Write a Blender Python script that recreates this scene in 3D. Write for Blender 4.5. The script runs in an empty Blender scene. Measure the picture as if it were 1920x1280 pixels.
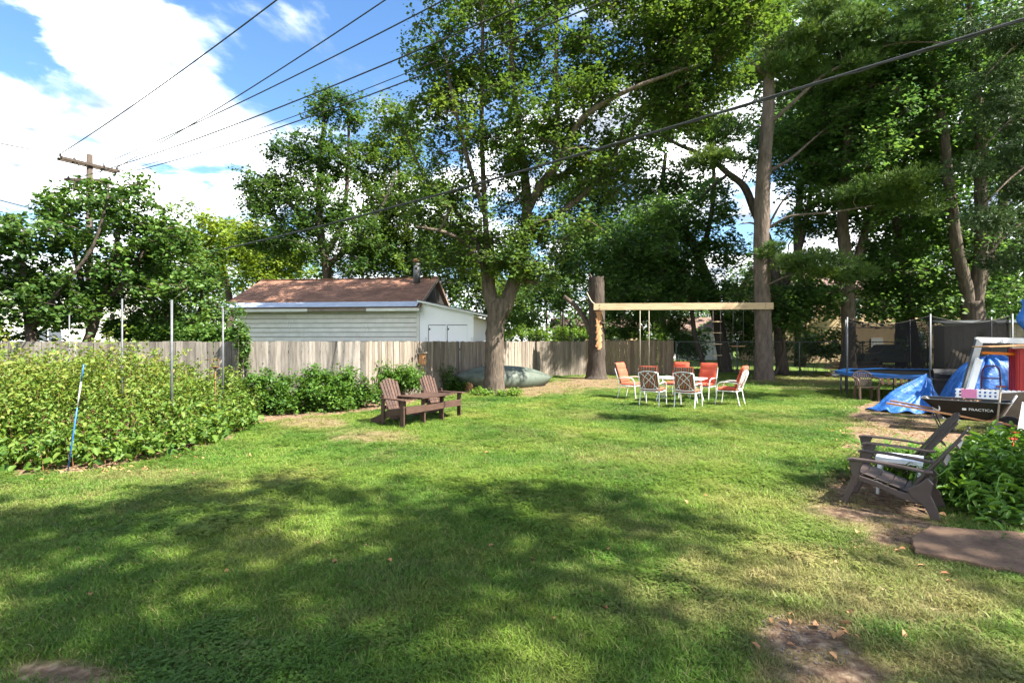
import bpy, bmesh, math, random
import numpy as np
from mathutils import Vector, Matrix, Euler
SC = bpy.context.scene
COL = SC.collection
R = math.radians
H = 1.8            # eye height
F = 960.0          # focal length in photo pixels (18 mm lens on 36 mm film)
# ------------------------------------------------------------------ camera
cam_d = bpy.data.cameras.new('camera'); cam = bpy.data.objects.new('camera', cam_d); COL.objects.link(cam)
cam.location = (0, 0, H); cam.rotation_euler = (R(90), 0, 0)
cam_d.lens = 18.0; cam_d.sensor_width = 36.0; cam_d.clip_start = .05; cam_d.clip_end = 3000
SC.camera = cam
# ------------------------------------------------------------------ world, sun, exposure
SUN_EL = 50.0
SUN_V = Vector((.89, -.455, 0)).normalized()          # horizontal direction towards the sun
wd = bpy.data.worlds.new('World'); SC.world = wd; wd.use_nodes = True
nt = wd.node_tree; N = nt.nodes; L = nt.links; N.clear()
def nd(t, **kw):
    n = N.new(t)
    for k, v in kw.items(): setattr(n, k, v)
    return n
sky = nd('ShaderNodeTexSky'); sky.sky_type = 'NISHITA'; sky.sun_disc = False
sky.sun_elevation = R(SUN_EL); sky.sun_rotation = math.atan2(SUN_V.x, SUN_V.y)
sky.air_density = 1.0; sky.dust_density = .3; sky.ozone_density = 2.5
tc = nd('ShaderNodeTexCoord'); sep = nd('ShaderNodeSeparateXYZ'); L.new(tc.outputs['Generated'], sep.inputs[0])
mx = nd('ShaderNodeMath', operation='MAXIMUM'); L.new(sep.outputs[2], mx.inputs[0]); mx.inputs[1].default_value = 0.0
ad = nd('ShaderNodeMath', operation='ADD'); L.new(mx.outputs[0], ad.inputs[0]); ad.inputs[1].default_value = .17
dx = nd('ShaderNodeMath', operation='DIVIDE'); L.new(sep.outputs[0], dx.inputs[0]); L.new(ad.outputs[0], dx.inputs[1])
dy = nd('ShaderNodeMath', operation='DIVIDE'); L.new(sep.outputs[1], dy.inputs[0]); L.new(ad.outputs[0], dy.inputs[1])
cb = nd('ShaderNodeCombineXYZ'); L.new(dx.outputs[0], cb.inputs[0]); L.new(dy.outputs[0], cb.inputs[1]); cb.inputs[2].default_value = 21.4
n1 = nd('ShaderNodeTexNoise'); n1.inputs['Scale'].default_value = 1.8; n1.inputs['Detail'].default_value = 9; n1.inputs['Roughness'].default_value = .56; n1.inputs['Distortion'].default_value = .25
L.new(cb.outputs[0], n1.inputs['Vector'])
# more cloud towards the horizon
hz = nd('ShaderNodeMapRange'); L.new(sep.outputs[2], hz.inputs[0]); hz.inputs[1].default_value = .1; hz.inputs[2].default_value = .62; hz.inputs[3].default_value = .085; hz.inputs[4].default_value = -.05
s1 = nd('ShaderNodeMath', operation='ADD'); L.new(n1.outputs[0], s1.inputs[0]); L.new(hz.outputs[0], s1.inputs[1])
rp = nd('ShaderNodeValToRGB'); rp.color_ramp.elements[0].position = .46; rp.color_ramp.elements[1].position = .6; rp.color_ramp.interpolation = 'EASE'
L.new(s1.outputs[0], rp.inputs[0])
n2 = nd('ShaderNodeTexNoise'); n2.inputs['Scale'].default_value = 2.4; n2.inputs['Detail'].default_value = 5
L.new(cb.outputs[0], n2.inputs['Vector'])
cr = nd('ShaderNodeValToRGB'); cr.color_ramp.elements[0].position = .36; cr.color_ramp.elements[1].position = .64
CL = 3.0
cr.color_ramp.elements[0].color = (.13, .148, .175, 1); cr.color_ramp.elements[1].color = (1, 1, 1, 1)
L.new(n2.outputs[0], cr.inputs[0])
sc_ = nd('ShaderNodeVectorMath', operation='SCALE'); L.new(cr.outputs[0], sc_.inputs[0]); sc_.inputs['Scale'].default_value = CL
mixc = nd('ShaderNodeMix', data_type='RGBA'); L.new(rp.outputs[0], mixc.inputs[0]); hsk = nd('ShaderNodeHueSaturation'); hsk.inputs['Saturation'].default_value = 1.15; hsk.inputs['Value'].default_value = .175; L.new(sky.outputs[0], hsk.inputs['Color']); L.new(hsk.outputs[0], mixc.inputs[6]); L.new(sc_.outputs[0], mixc.inputs[7])
bg = nd('ShaderNodeBackground'); bg.inputs[1].default_value = .15; L.new(mixc.outputs[2], bg.inputs[0])
ow = nd('ShaderNodeOutputWorld'); L.new(bg.outputs[0], ow.inputs[0])
sd = bpy.data.lights.new('sun', 'SUN'); so = bpy.data.objects.new('sun', sd); COL.objects.link(so)
sd.energy = 2.0; sd.angle = R(.53); sd.color = (1, .95, .86)
sdir = -(SUN_V * math.cos(R(SUN_EL)) + Vector((0, 0, math.sin(R(SUN_EL)))))
so.rotation_euler = sdir.to_track_quat('-Z', 'Y').to_euler(); so.location = (20, -20, 30)
vs = SC.view_settings
SC.display_settings.display_device = 'sRGB'; vs.view_transform = 'Standard'; vs.look = 'None'; vs.exposure = 3.6; vs.gamma = 1; vs.use_curve_mapping = False
SC.render.engine = 'CYCLES'; SC.cycles.use_denoising = True
SC.cycles.max_bounces = 8; SC.cycles.diffuse_bounces = 4; SC.cycles.glossy_bounces = 2; SC.cycles.transmission_bounces = 3; SC.cycles.transparent_max_bounces = 8
SC.cycles.caustics_reflective = False; SC.cycles.caustics_refractive = False

# ------------------------------------------------------------------ helpers
rng = np.random.default_rng(7); random.seed(7)
def P(px, py, Y): return Vector(((px - 960) / F * Y, Y, H - (py - 640) / F * Y))
def G(px, py): Y = H * F / (py - 640); return Vector(((px - 960) / F * Y, Y, 0))
def XY(px, Y): return Vector(((px - 960) / F * Y, Y, 0))

MATS = {}
def newmat(name):
    m = bpy.data.materials.new(name); m.use_nodes = True; MATS[name] = m
    t = m.node_tree; t.nodes.clear(); return m, t.nodes, t.links
def mat(name, c1, c2=None, scale=8, rough=.7, bump=0, bscale=None, spec=.3, stretch=(1, 1, 1), per=0, metal=0, detail=5, world=False, bdist=.01, c3=None):
    m, n, l = newmat(name)
    out = n.new('ShaderNodeOutputMaterial'); b = n.new('ShaderNodeBsdfPrincipled'); l.new(b.outputs[0], out.inputs[0])
    b.inputs['Roughness'].default_value = rough; b.inputs['Metallic'].default_value = metal; b.inputs['Specular IOR Level'].default_value = spec
    c2 = c2 or tuple(x * .8 for x in c1)
    if world: g = n.new('ShaderNodeNewGeometry'); src = g.outputs['Position']
    else: g = n.new('ShaderNodeTexCoord'); src = g.outputs['Object']
    oi = n.new('ShaderNodeObjectInfo')
    off = n.new('ShaderNodeVectorMath'); off.operation = 'MULTIPLY_ADD'
    cmb = n.new('ShaderNodeCombineXYZ'); l.new(oi.outputs['Random'], cmb.inputs[0]); l.new(oi.outputs['Random'], cmb.inputs[1]); l.new(oi.outputs['Random'], cmb.inputs[2])
    l.new(cmb.outputs[0], off.inputs[0]); off.inputs[1].default_value = (0, 0, 0) if world else (37, 51, 23)
    mp = n.new('ShaderNodeMapping'); mp.inputs['Scale'].default_value = stretch; l.new(src, mp.inputs[0]); l.new(mp.outputs[0], off.inputs[2])
    nz = n.new('ShaderNodeTexNoise'); nz.inputs['Scale'].default_value = scale; nz.inputs['Detail'].default_value = detail; nz.inputs['Roughness'].default_value = .62
    l.new(off.outputs[0], nz.inputs['Vector'])
    rp = n.new('ShaderNodeValToRGB'); e = rp.color_ramp.elements
    e[0].position = .3; e[1].position = .7; e[0].color = (*c1, 1); e[1].color = (*c2, 1)
    if c3: x = e.new(.52); x.color = (*c3, 1)
    l.new(nz.outputs[0], rp.inputs[0]); col = rp.outputs[0]
    if per:
        hv = n.new('ShaderNodeHueSaturation'); mr = n.new('ShaderNodeMapRange'); l.new(oi.outputs['Random'], mr.inputs[0])
        mr.inputs[3].default_value = 1 - per; mr.inputs[4].default_value = 1 + per; l.new(mr.outputs[0], hv.inputs['Value']); l.new(col, hv.inputs['Color']); col = hv.outputs[0]
    l.new(col, b.inputs['Base Color'])
    if bump:
        nb = n.new('ShaderNodeTexNoise'); nb.inputs['Scale'].default_value = bscale or scale * 3; nb.inputs['Detail'].default_value = 4; l.new(off.outputs[0], nb.inputs['Vector'])
        bp = n.new('ShaderNodeBump'); bp.inputs['Strength'].default_value = bump; bp.inputs['Distance'].default_value = bdist; l.new(nb.outputs[0], bp.inputs['Height']); l.new(bp.outputs[0], b.inputs['Normal'])
    return m
def leafmat(name, cols, transl=.35, rough=.5, spec=.25, tcol=None):
    m, n, l = newmat(name)
    out = n.new('ShaderNodeOutputMaterial'); b = n.new('ShaderNodeBsdfPrincipled'); b.inputs['Roughness'].default_value = rough; b.inputs['Specular IOR Level'].default_value = spec
    at = n.new('ShaderNodeAttribute'); at.attribute_name = 'tint'
    rp = n.new('ShaderNodeValToRGB'); e = rp.color_ramp.elements
    e[0].position = 0; e[0].color = (*cols[0], 1); e[1].position = 1; e[1].color = (*cols[-1], 1)
    for i, c in enumerate(cols[1:-1]): x = e.new((i + 1) / (len(cols) - 1)); x.color = (*c, 1)
    l.new(at.outputs['Fac'], rp.inputs[0]); l.new(rp.outputs[0], b.inputs['Base Color'])
    tr = n.new('ShaderNodeBsdfTranslucent'); hs = n.new('ShaderNodeHueSaturation'); hs.inputs['Hue'].default_value = .485; hs.inputs['Saturation'].default_value = 1.1; hs.inputs['Value'].default_value = 1.35
    l.new(rp.outputs[0], hs.inputs['Color']); l.new(hs.outputs[0], tr.inputs[0])
    ms = n.new('ShaderNodeMixShader'); ms.inputs[0].default_value = transl; l.new(b.outputs[0], ms.inputs[1]); l.new(tr.outputs[0], ms.inputs[2]); l.new(ms.outputs[0], out.inputs[0])
    return m

def tag(o, label=None, cat=None, group=None, kind=None):
    if label: o['label'] = label
    if cat: o['category'] = cat
    if group: o['group'] = group
    if kind: o['kind'] = kind
    return o
def thing(name, label, cat, loc=(0, 0, 0), rotz=0, group=None):
    o = bpy.data.objects.new(name, None); COL.objects.link(o); o.location = loc; o.rotation_euler = (0, 0, rotz); o.empty_display_size = .2
    return tag(o, label, cat, group)
def link(name, me, parent=None):
    o = bpy.data.objects.new(name, me); COL.objects.link(o); o.parent = parent; return o
def dup(root, parent=None, **kw):
    c = root.copy(); COL.objects.link(c)
    if parent: c.parent = parent
    for ch in root.children: dup(ch, c)
    for k, v in kw.items(): setattr(c, k, v)
    return c
def smooth_pts(pts, n=6):
    """Catmull-Rom through (Vector, radius) list"""
    a = np.array([[*p, r] for p, r in pts], float)
    if len(a) < 3:
        return [(Vector(a[0][:3] * (1 - t) + a[-1][:3] * t), a[0][3] * (1 - t) + a[-1][3] * t) for t in np.linspace(0, 1, n + 1)]
    q = np.vstack([2 * a[0] - a[1], a, 2 * a[-1] - a[-2]]); out = []
    for i in range(1, len(q) - 2):
        for t in np.linspace(0, 1, n, endpoint=False):
            p0, p1, p2, p3 = q[i - 1], q[i], q[i + 1], q[i + 2]
            v = .5 * ((2 * p1) + (-p0 + p2) * t + (2 * p0 - 5 * p1 + 4 * p2 - p3) * t ** 2 + (-p0 + 3 * p1 - 3 * p2 + p3) * t ** 3)
            out.append((Vector(v[:3]), max(v[3], .003)))
    out.append((Vector(a[-1][:3]), a[-1][3])); return out
class MB:
    def __init__(s): s.v = []; s.f = []; s.sm = []
    def add(s, vs, fs, smooth=False):
        k = len(s.v); s.v += [tuple(v) for v in vs]; s.f += [tuple(i + k for i in f) for f in fs]; s.sm += [smooth] * len(fs); return s
    def box(s, c, size, rot=None):
        hx, hy, hz = (x / 2 for x in size); c = Vector(c)
        vs = [Vector((x * hx, y * hy, z * hz)) for z in (-1, 1) for y in (-1, 1) for x in (-1, 1)]
        if rot is not None:
            m = rot if isinstance(rot, Matrix) else Euler(rot).to_matrix(); vs = [m @ v for v in vs]
        return s.add([v + c for v in vs], [(0, 2, 3, 1), (4, 5, 7, 6), (0, 1, 5, 4), (2, 6, 7, 3), (0, 4, 6, 2), (1, 3, 7, 5)])
    def bar(s, a, b, w, t, up=(0, 0, 1)):
        """rectangular bar a->b; w across (perpendicular to up), t along up"""
        a = Vector(a); b = Vector(b); d = (b - a).normalized(); u = Vector(up)
        sx = d.cross(u)
        if sx.length < 1e-4: sx = d.cross(Vector((1, 0, 0)))
        sx.normalize(); uu = sx.cross(d).normalized()
        vs = [p + sx * (x * w / 2) + uu * (z * t / 2) for p in (a, b) for z in (-1, 1) for x in (-1, 1)]
        return s.add(vs, [(0, 1, 3, 2), (4, 6, 7, 5), (0, 4, 5, 1), (2, 3, 7, 6), (0, 2, 6, 4), (1, 5, 7, 3)])
    def tube(s, pts, r=None, n=8, cap=True, smooth=True, rough=0, seed=0):
        rs = np.random.default_rng(seed)
        if r is not None: pts = [(Vector(p), r) for p in pts]
        P_ = [Vector(p) for p, _ in pts]; m = len(P_); vs = []; nrm = None
        for i, (p, rr) in enumerate(pts):
            t = (P_[min(i + 1, m - 1)] - P_[max(i - 1, 0)]).normalized()
            if nrm is None: nrm = t.orthogonal().normalized()
            nrm = (nrm - t * nrm.dot(t)).normalized(); bn = t.cross(nrm)
            for k in range(n):
                a = 2 * math.pi * k / n; q = rr * (1 + rough * (rs.random() - .5) * 2)
                vs.append(P_[i] + (nrm * math.cos(a) + bn * math.sin(a)) * q)
        fs = [(i * n + k, i * n + (k + 1) % n, (i + 1) * n + (k + 1) % n, (i + 1) * n + k) for i in range(m - 1) for k in range(n)]
        if cap: fs += [tuple(range(n - 1, -1, -1)), tuple(range((m - 1) * n, m * n))]
        return s.add(vs, fs, smooth)
    def prism(s, poly, d, origin=(0, 0, 0), ax=(1, 0, 0), ay=(0, 0, 1)):
        """polygon in plane (ax, ay) extruded by vector d"""
        o = Vector(origin); ax = Vector(ax); ay = Vector(ay); d = Vector(d); n = len(poly)
        a = [o + ax * x + ay * y for x, y in poly]; b = [p + d for p in a]
        return s.add(a + b, [tuple(range(n - 1, -1, -1)), tuple(range(n, 2 * n))] + [(i, (i + 1) % n, n + (i + 1) % n, n + i) for i in range(n)])
    def grid(s, fn, nu, nv, smooth=True, wrap=False):
        vs = [fn(i / nu, j / nv) for i in range(nu + 1) for j in range(nv + 1)]
        return s.add(vs, [(i * (nv + 1) + j, (i + 1) * (nv + 1) + j, (i + 1) * (nv + 1) + j + 1, i * (nv + 1) + j + 1) for i in range(nu) for j in range(nv)], smooth)
    def puff(s, c, size, rot=None, seg=1, depth=.25, n=10):
        """soft cushion: rounded slab, size x/y/z, tufted into seg segments along y"""
        hx, hy, hz = (x / 2 for x in size); c = Vector(c); m = (rot if isinstance(rot, Matrix) else Euler(rot).to_matrix()) if rot is not None else Matrix.Identity(3)
        prof = []; nu = 6 * seg + 6
        for sgn in (1, -1):
            vs = []
            for i in range(nu + 1):
                u = -1 + 2 * i / nu
                for j in range(n + 1):
                    w = -1 + 2 * j / n
                    e = (max(0, 1 - abs(u) ** 6) * max(0, 1 - abs(w) ** 6)) ** .5
                    if seg > 1: e *= 1 - depth * (abs(math.cos(math.pi * seg * (u + 1) / 2))) ** 8 * (1 if abs(u) < .97 else 0)
                    vs.append(m @ Vector((w * hx, u * hy, sgn * hz * e)) + c)
            fs = [(i * (n + 1) + j, (i + 1) * (n + 1) + j, (i + 1) * (n + 1) + j + 1, i * (n + 1) + j + 1)[::sgn * -1] for i in range(nu) for j in range(n)]
            s.add(vs, fs, True)
        return s
    def mesh(s, name, m=None, origin=None):
        me = bpy.data.meshes.new(name); v = s.v
        if origin is not None: o = Vector(origin); v = [(a - o.x, b - o.y, c - o.z) for a, b, c in v]
        me.from_pydata(v, [], s.f); me.polygons.foreach_set('use_smooth', s.sm); me.update()
        if m: me.materials.append(m if not isinstance(m, str) else MATS[m])
        return me
    def build(s, name, m=None, parent=None, origin=None, bevel=0):
        o = link(name, s.mesh(name, m, origin), parent)
        if bevel: b = o.modifiers.new('bevel', 'BEVEL'); b.width = bevel; b.segments = 2; b.limit_method = 'ANGLE'
        return o
def npmesh(name, verts, faces, m=None, tint=None, smooth=False):
    """verts (N,3), faces (M,k) all same k"""
    me = bpy.data.meshes.new(name); verts = np.ascontiguousarray(verts, np.float32); faces = np.ascontiguousarray(faces, np.int32); M, k = faces.shape
    me.vertices.add(len(verts)); me.vertices.foreach_set('co', verts.ravel())
    me.loops.add(M * k); me.loops.foreach_set('vertex_index', faces.ravel())
    me.polygons.add(M); me.polygons.foreach_set('loop_start', np.arange(0, M * k, k, dtype=np.int32))
    if smooth: me.polygons.foreach_set('use_smooth', np.ones(M, bool))
    if tint is not None:
        a = me.attributes.new('tint', 'FLOAT', 'FACE'); a.data.foreach_set('value', np.ascontiguousarray(np.clip(tint, 0, 1), np.float32))
    me.update(calc_edges=True); me.validate()
    if m: me.materials.append(MATS[m] if isinstance(m, str) else m)
    return me
def unit(a): return a / np.maximum(np.linalg.norm(a, axis=1, keepdims=True), 1e-9)
def rnd_unit(g, n): return unit(g.normal(size=(n, 3)))
def leaves(g, pos, nrm, size, aspect=.75, tint=None, fold=.15, droop=0, oval=False):
    """leaf quads (or 6-vertex ovals) at pos facing nrm"""
    n = len(pos); nrm = unit(nrm); d = rnd_unit(g, n); d[:, 2] -= droop; d = unit(d - nrm * (d * nrm).sum(1, keepdims=True)); s = np.cross(nrm, d)
    L_ = np.asarray(size)[:, None]; W = L_ * aspect
    if not oval:
        v = np.stack([pos - d * L_ * .5, pos + s * W * .5 + nrm * L_ * fold, pos + d * L_ * .5, pos - s * W * .5 + nrm * L_ * fold], 1).reshape(-1, 3)
        f = np.arange(4 * n).reshape(n, 4); return v, f, tint
    b = pos - d * L_ * .5; t = pos + d * L_ * .5 - nrm * L_ * .12; up = nrm * L_ * fold
    v = np.stack([b, b + d * L_ * .28 + s * W * .48 + up, b + d * L_ * .66 + s * W * .4 + up * .8, t, b + d * L_ * .66 - s * W * .4 + up * .8, b + d * L_ * .28 - s * W * .48 + up], 1).reshape(-1, 3)
    k = 6 * np.arange(n)[:, None]; f = np.concatenate([k + np.array([0, 1, 2, 3]), k + np.array([0, 3, 4, 5])], 1).reshape(-1, 4)
    return v, f, None if tint is None else np.repeat(tint, 2)
def vnoise(x, y, s, seed=0):
    x = np.asarray(x) * s + 1000; y = np.asarray(y) * s + 1000; xi = np.floor(x).astype(np.int64); yi = np.floor(y).astype(np.int64); fx = x - xi; fy = y - yi
    fx = fx * fx * (3 - 2 * fx); fy = fy * fy * (3 - 2 * fy)
    def h(a, b):
        q = (a * 374761393 + b * 668265263 + seed * 974634777) & 0x7fffffff; q = ((q ^ (q >> 13)) * 1274126177) & 0x7fffffff; return ((q ^ (q >> 16)) & 0xffff) / 65535.
    return (h(xi, yi) * (1 - fx) + h(xi + 1, yi) * fx) * (1 - fy) + (h(xi, yi + 1) * (1 - fx) + h(xi + 1, yi + 1) * fx) * fy
def fbm(x, y, s, seed=0): return .5 * vnoise(x, y, s, seed) + .3 * vnoise(x, y, s * 2.3, seed + 1) + .2 * vnoise(x, y, s * 5.1, seed + 2)
# ------------------------------------------------------------------ materials
mat('bark', (.135, .105, .08), (.045, .036, .028), scale=9, rough=.9, bump=1, bscale=14, stretch=(1, 1, .22), bdist=.05, spec=.1)
mat('bark_dark', (.085, .068, .055), (.035, .028, .023), scale=9, rough=.9, bump=.9, bscale=14, stretch=(1, 1, .22), bdist=.04, spec=.1)
mat('bark_pine', (.17, .13, .105), (.075, .058, .047), scale=7, rough=.9, bump=1, bscale=12, stretch=(1, 1, .3), bdist=.05, spec=.1)
mat('bare_wood', (.5, .27, .13), (.32, .16, .08), scale=7, rough=.8, bump=.5, stretch=(3, 3, .5), spec=.15)
mat('fence_grey', (.22, .198, .17), (.1, .086, .072), scale=5, rough=.9, bump=.5, bscale=30, stretch=(4, 4, .35), per=.34, spec=.1)
mat('fence_shade', (.25, .215, .175), (.125, .1, .078), scale=5, rough=.9, bump=.5, bscale=30, stretch=(4, 4, .35), per=.3, spec=.1)
mat('fence_brown', (.24, .175, .115), (.125, .09, .06), scale=5, rough=.9, bump=.5, bscale=30, stretch=(4, 4, .35), per=.25, spec=.1)
mat('new_lumber', (.5, .36, .23), (.3, .2, .12), scale=3, rough=.8, bump=.4, stretch=(.35, 5, 5), c3=(.46, .33, .2), spec=.2)
mat('old_lumber', (.30, .25, .2), (.17, .14, .11), scale=4, rough=.9, bump=.4, stretch=(1, 3, 3), per=.2, spec=.1)
mat('stain_wood', (.082, .043, .029), (.045, .026, .02), scale=6, rough=.55, bump=.4, bscale=40, stretch=(.7, 3, 3), per=.25, spec=.35)
mat('white_siding', (.66, .65, .59), (.54, .52, .46), scale=3, rough=.55, per=.05, spec=.3)
mat('white_paint', (.82, .82, .82), (.76, .77, .78), scale=2, rough=.5, spec=.3)
mat('white_metal', (.68, .68, .67), (.6, .6, .58), scale=9, rough=.35, spec=.5)
mat('flashing', (.42, .47, .55), (.34, .38, .45), scale=4, rough=.45, spec=.5, metal=.2)
mat('galvanised', (.12, .124, .13), (.075, .078, .082), scale=12, rough=.55, spec=.4, metal=.3)
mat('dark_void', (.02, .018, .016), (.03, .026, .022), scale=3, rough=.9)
mat('rust', (.2, .09, .045), (.1, .05, .03), scale=12, rough=.85)
mat('iron', (.03, .03, .03), (.05, .04, .035), scale=12, rough=.5, spec=.4)
mat('wire', (.02, .02, .022), (.03, .03, .03), scale=12, rough=.6)
mat('pole_wood', (.075, .055, .042), (.035, .027, .021), scale=6, rough=.9, bump=.5, stretch=(3, 3, .4))
mat('coral', (.5, .095, .05), (.42, .07, .038), scale=6, rough=.8, bump=.25, bscale=60, spec=.2)
mat('blue_tarp', (.014, .085, .3), (.01, .05, .2), scale=4, rough=.45, bump=.6, bscale=9, spec=.3, bdist=.04, c3=(.022, .11, .34))
mat('blue_pad', (.014, .1, .32), (.012, .075, .25), scale=6, rough=.4, spec=.4)
mat('brown_plastic', (.062, .044, .04), (.047, .033, .03), scale=10, rough=.42, spec=.45, bump=.12, bscale=120)
mat('brown_resin', (.12, .072, .055), (.09, .055, .043), scale=10, rough=.45, spec=.4)
mat('black_plastic', (.008, .008, .008), (.012, .012, .012), scale=10, rough=.4, spec=.25)
mat('black_steel', (.02, .02, .02), (.035, .03, .028), scale=14, rough=.5, spec=.4)
mat('red_paint', (.34, .014, .016), (.27, .012, .015), scale=5, rough=.45, spec=.4)
mat('dark_red', (.16, .03, .02), (.1, .025, .02), scale=8, rough=.5)
mat('orange', (.72, .2, .015), (.6, .15, .01), scale=8, rough=.5)
mat('pink', (.72, .25, .42), (.66, .2, .36), scale=5, rough=.6)
mat('grey_panel', (.17, .165, .165), (.12, .115, .115), scale=5, rough=.6)
mat('slate_grey', (.07, .08, .085), (.05, .055, .06), scale=5, rough=.5)
mat('canoe_green', (.05, .066, .047), (.033, .046, .033), scale=3, rough=.5, spec=.3, c3=(.082, .1, .078))
mat('blue_stake', (.02, .13, .4), (.02, .1, .34), scale=4, rough=.4)
mat('beige_brick', (.58, .43, .26), (.5, .36, .2), scale=3, rough=.85)
mat('roof_brown', (.16, .1, .08), (.1, .07, .055), scale=5, rough=.9)
mat('car_dark', (.03, .035, .05), (.03, .035, .05), scale=3, rough=.25, spec=.6)
mat('glass', (.05, .06, .07), (.07, .08, .1), scale=1, rough=.08, spec=.8)
mat('slab', (.2, .128, .082), (.085, .055, .038), scale=5, rough=.95, bump=1, bscale=30, c3=(.145, .093, .062), detail=9, spec=.1)
mat('rope', (.45, .4, .32), (.38, .33, .26), scale=20, rough=.9)
mat('rope_dark', (.1, .09, .08), (.08, .07, .06), scale=20, rough=.9)
mat('tyre', (.02, .02, .02), (.025, .025, .025), scale=8, rough=.85)
mat('sticker', (.75, .76, .78), (.55, .6, .66), scale=14, rough=.5)
mat('dead_leaf', (.26, .1, .04), (.34, .21, .1), scale=3, rough=.8, world=True)
mat('red_flower', (.55, .03, .02), (.6, .06, .02), scale=5, rough=.6)
# leaves
leafmat('leaf_main', [(.028, .06, .014), (.052, .1, .02), (.09, .15, .026), (.15, .19, .032)], .42)
leafmat('leaf_dark', [(.036, .085, .024), (.058, .122, .03), (.088, .165, .036), (.13, .215, .045)], .5)
leafmat('leaf_elm', [(.028, .065, .016), (.05, .1, .02), (.085, .145, .028)], .4)
leafmat('leaf_apple', [(.03, .075, .016), (.065, .13, .024), (.13, .2, .04)], .33)
leafmat('leaf_yellow', [(.07, .13, .016), (.13, .19, .022), (.21, .25, .035)], .4)
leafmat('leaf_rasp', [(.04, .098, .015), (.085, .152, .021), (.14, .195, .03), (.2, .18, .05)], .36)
leafmat('leaf_bed', [(.035, .085, .013), (.06, .13, .018), (.11, .19, .028)], .34)
leafmat('leaf_bush', [(.05, .12, .018), (.085, .18, .026), (.13, .24, .04)], .34, rough=.4)
leafmat('leaf_hedge', [(.06, .13, .018), (.1, .18, .025), (.15, .22, .035)], .36)
leafmat('needle', [(.045, .09, .025), (.08, .14, .03), (.14, .2, .04)], .25)
leafmat('needle_dark', [(.03, .06, .022), (.05, .09, .028), (.08, .125, .036)], .22)

# ------------------------------------------------------------------ ground layout in metres
def in_poly(x, y, poly):
    c = np.zeros(np.shape(x), bool); n = len(poly)
    for i in range(n):
        (x1, y1), (x2, y2) = poly[i], poly[(i + 1) % n]
        c ^= ((y1 > y) != (y2 > y)) & (x < (x2 - x1) * (y - y1) / (y2 - y1 + 1e-12) + x1)
    return c
def gp(*pts): return [tuple(G(a, b)[:2]) for a, b in pts]
F0, F1, F2, F3, F4, F5 = (Vector(v) for v in ((-15.5, 13.0, 0), (-7.2, 13.75, 0), (-4.25, 14.84, 0), (1.31, 26.4, 0), (3.93, 27.3, 0), (8.73, 27.7, 0)))
BED_L = gp((-900, 915), (-60, 893), (130, 884), (300, 862), (420, 826), (490, 792)) + [tuple(G(455, 768)[:2]), (-7.3, 13.6), (-15.5, 12.9)]
BED_S = gp((440, 800), (520, 787), (610, 778), (700, 772), (800, 750), (870, 736), (905, 722)) + [(-2.0, 19.2), (-4.3, 14.7), (-7.2, 13.6)]
DIRT_R = gp((1575, 790), (1600, 765), (1640, 750), (1700, 745), (1960, 745), (2400, 760), (2500, 900), (1900, 860), (1740, 850), (1700, 880), (1740, 950), (1800, 985), (1720, 1000), (1600, 965), (1545, 948), (1590, 915), (1600, 880), (1590, 830))
SOIL_AND_SUN_SPOTS = [  # px, py, radius px x, radius px y, strength
    (585, 792, 75, 13, .78), (690, 818, 95, 14, .72), (990, 729, 140, 14, .82), (1110, 717, 80, 12, .9), (1160, 722, 80, 7, .8), (1500, 712, 130, 10, .55),
    (1530, 728, 90, 7, .5), (1510, 1195, 130, 55, 1.15), (1560, 1265, 150, 50, 1.1), (1700, 1000, 80, 34, 1.1), (1640, 940, 120, 50, 1.15), (1620, 1085, 220, 70, .5), (1720, 1130, 190, 50, .6),
    (110, 1268, 130, 32, 1.0), (1350, 1150, 120, 30, .3), (1430, 1035, 60, 18, .35), (1740, 1240, 160, 35, .35), (640, 1160, 40, 9, .25), (250, 890, 170, 12, .3), (1660, 800, 60, 20, .7)]  # besides soil, a few weak spots paint pools of sunlight as pale thin grass
def soil_and_sun_at(x, y):
    x = np.asarray(x, float); y = np.asarray(y, float)
    nz = fbm(x, y, 1.6, 3) - .5; wx = x + .5 * (fbm(x, y, .9, 8) - .5); wy = y + .5 * (fbm(x, y, .9, 15) - .5)
    s = np.zeros(x.shape)
    for poly in (BED_L, BED_S, DIRT_R): s = np.maximum(s, np.where(in_poly(wx + .35 * (vnoise(x, y, 5, 4) - .5), wy + .35 * (vnoise(x, y, 5, 5) - .5), poly), .97 - (.45 * np.clip((fbm(x, y, 1.3, 41) - .5) * 5, 0, 1) if poly is DIRT_R else 0), 0))
    yy = np.maximum(y, 1.2); px = 960 + x / yy * F; py = 640 + H * F / yy
    for a, b, rx, ry, st in SOIL_AND_SUN_SPOTS:
        d = ((px - a) / rx) ** 2 + ((py - b) / ry) ** 2
        s = np.maximum(s, np.where(y > 1.2, st * np.clip(1.35 - d + nz * 1.6, 0, 1), 0))
    s = np.maximum(s, np.clip((fbm(x, y, .8, 31) - .66) * 2.2, 0, .3))
    return np.clip(s, 0, 1)
def axis(lo, hi, step, far, g=1.22):
    a = list(np.arange(lo, hi + 1e-6, step)); d = step
    while a[-1] < far: d *= g; a.append(a[-1] + d)
    d = step
    while a[0] > -far: d *= g; a.insert(0, a[0] - d)
    return np.array(a)
gx = axis(-14, 14, .12, 900); gy = axis(1.6, 27, .12, 900)
X_, Y_ = np.meshgrid(gx, gy, indexing='ij')
near = (np.abs(X_) < 30) & (Y_ > 0) & (Y_ < 30)
Z_ = np.where(near, .05 * (fbm(X_, Y_, .7, 77) - .5), 0)
gv = np.stack([X_.ravel(), Y_.ravel(), Z_.ravel()], 1); nx, ny = X_.shape
ii = (np.arange(nx - 1)[:, None] * ny + np.arange(ny - 1)[None, :]).ravel()
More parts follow.
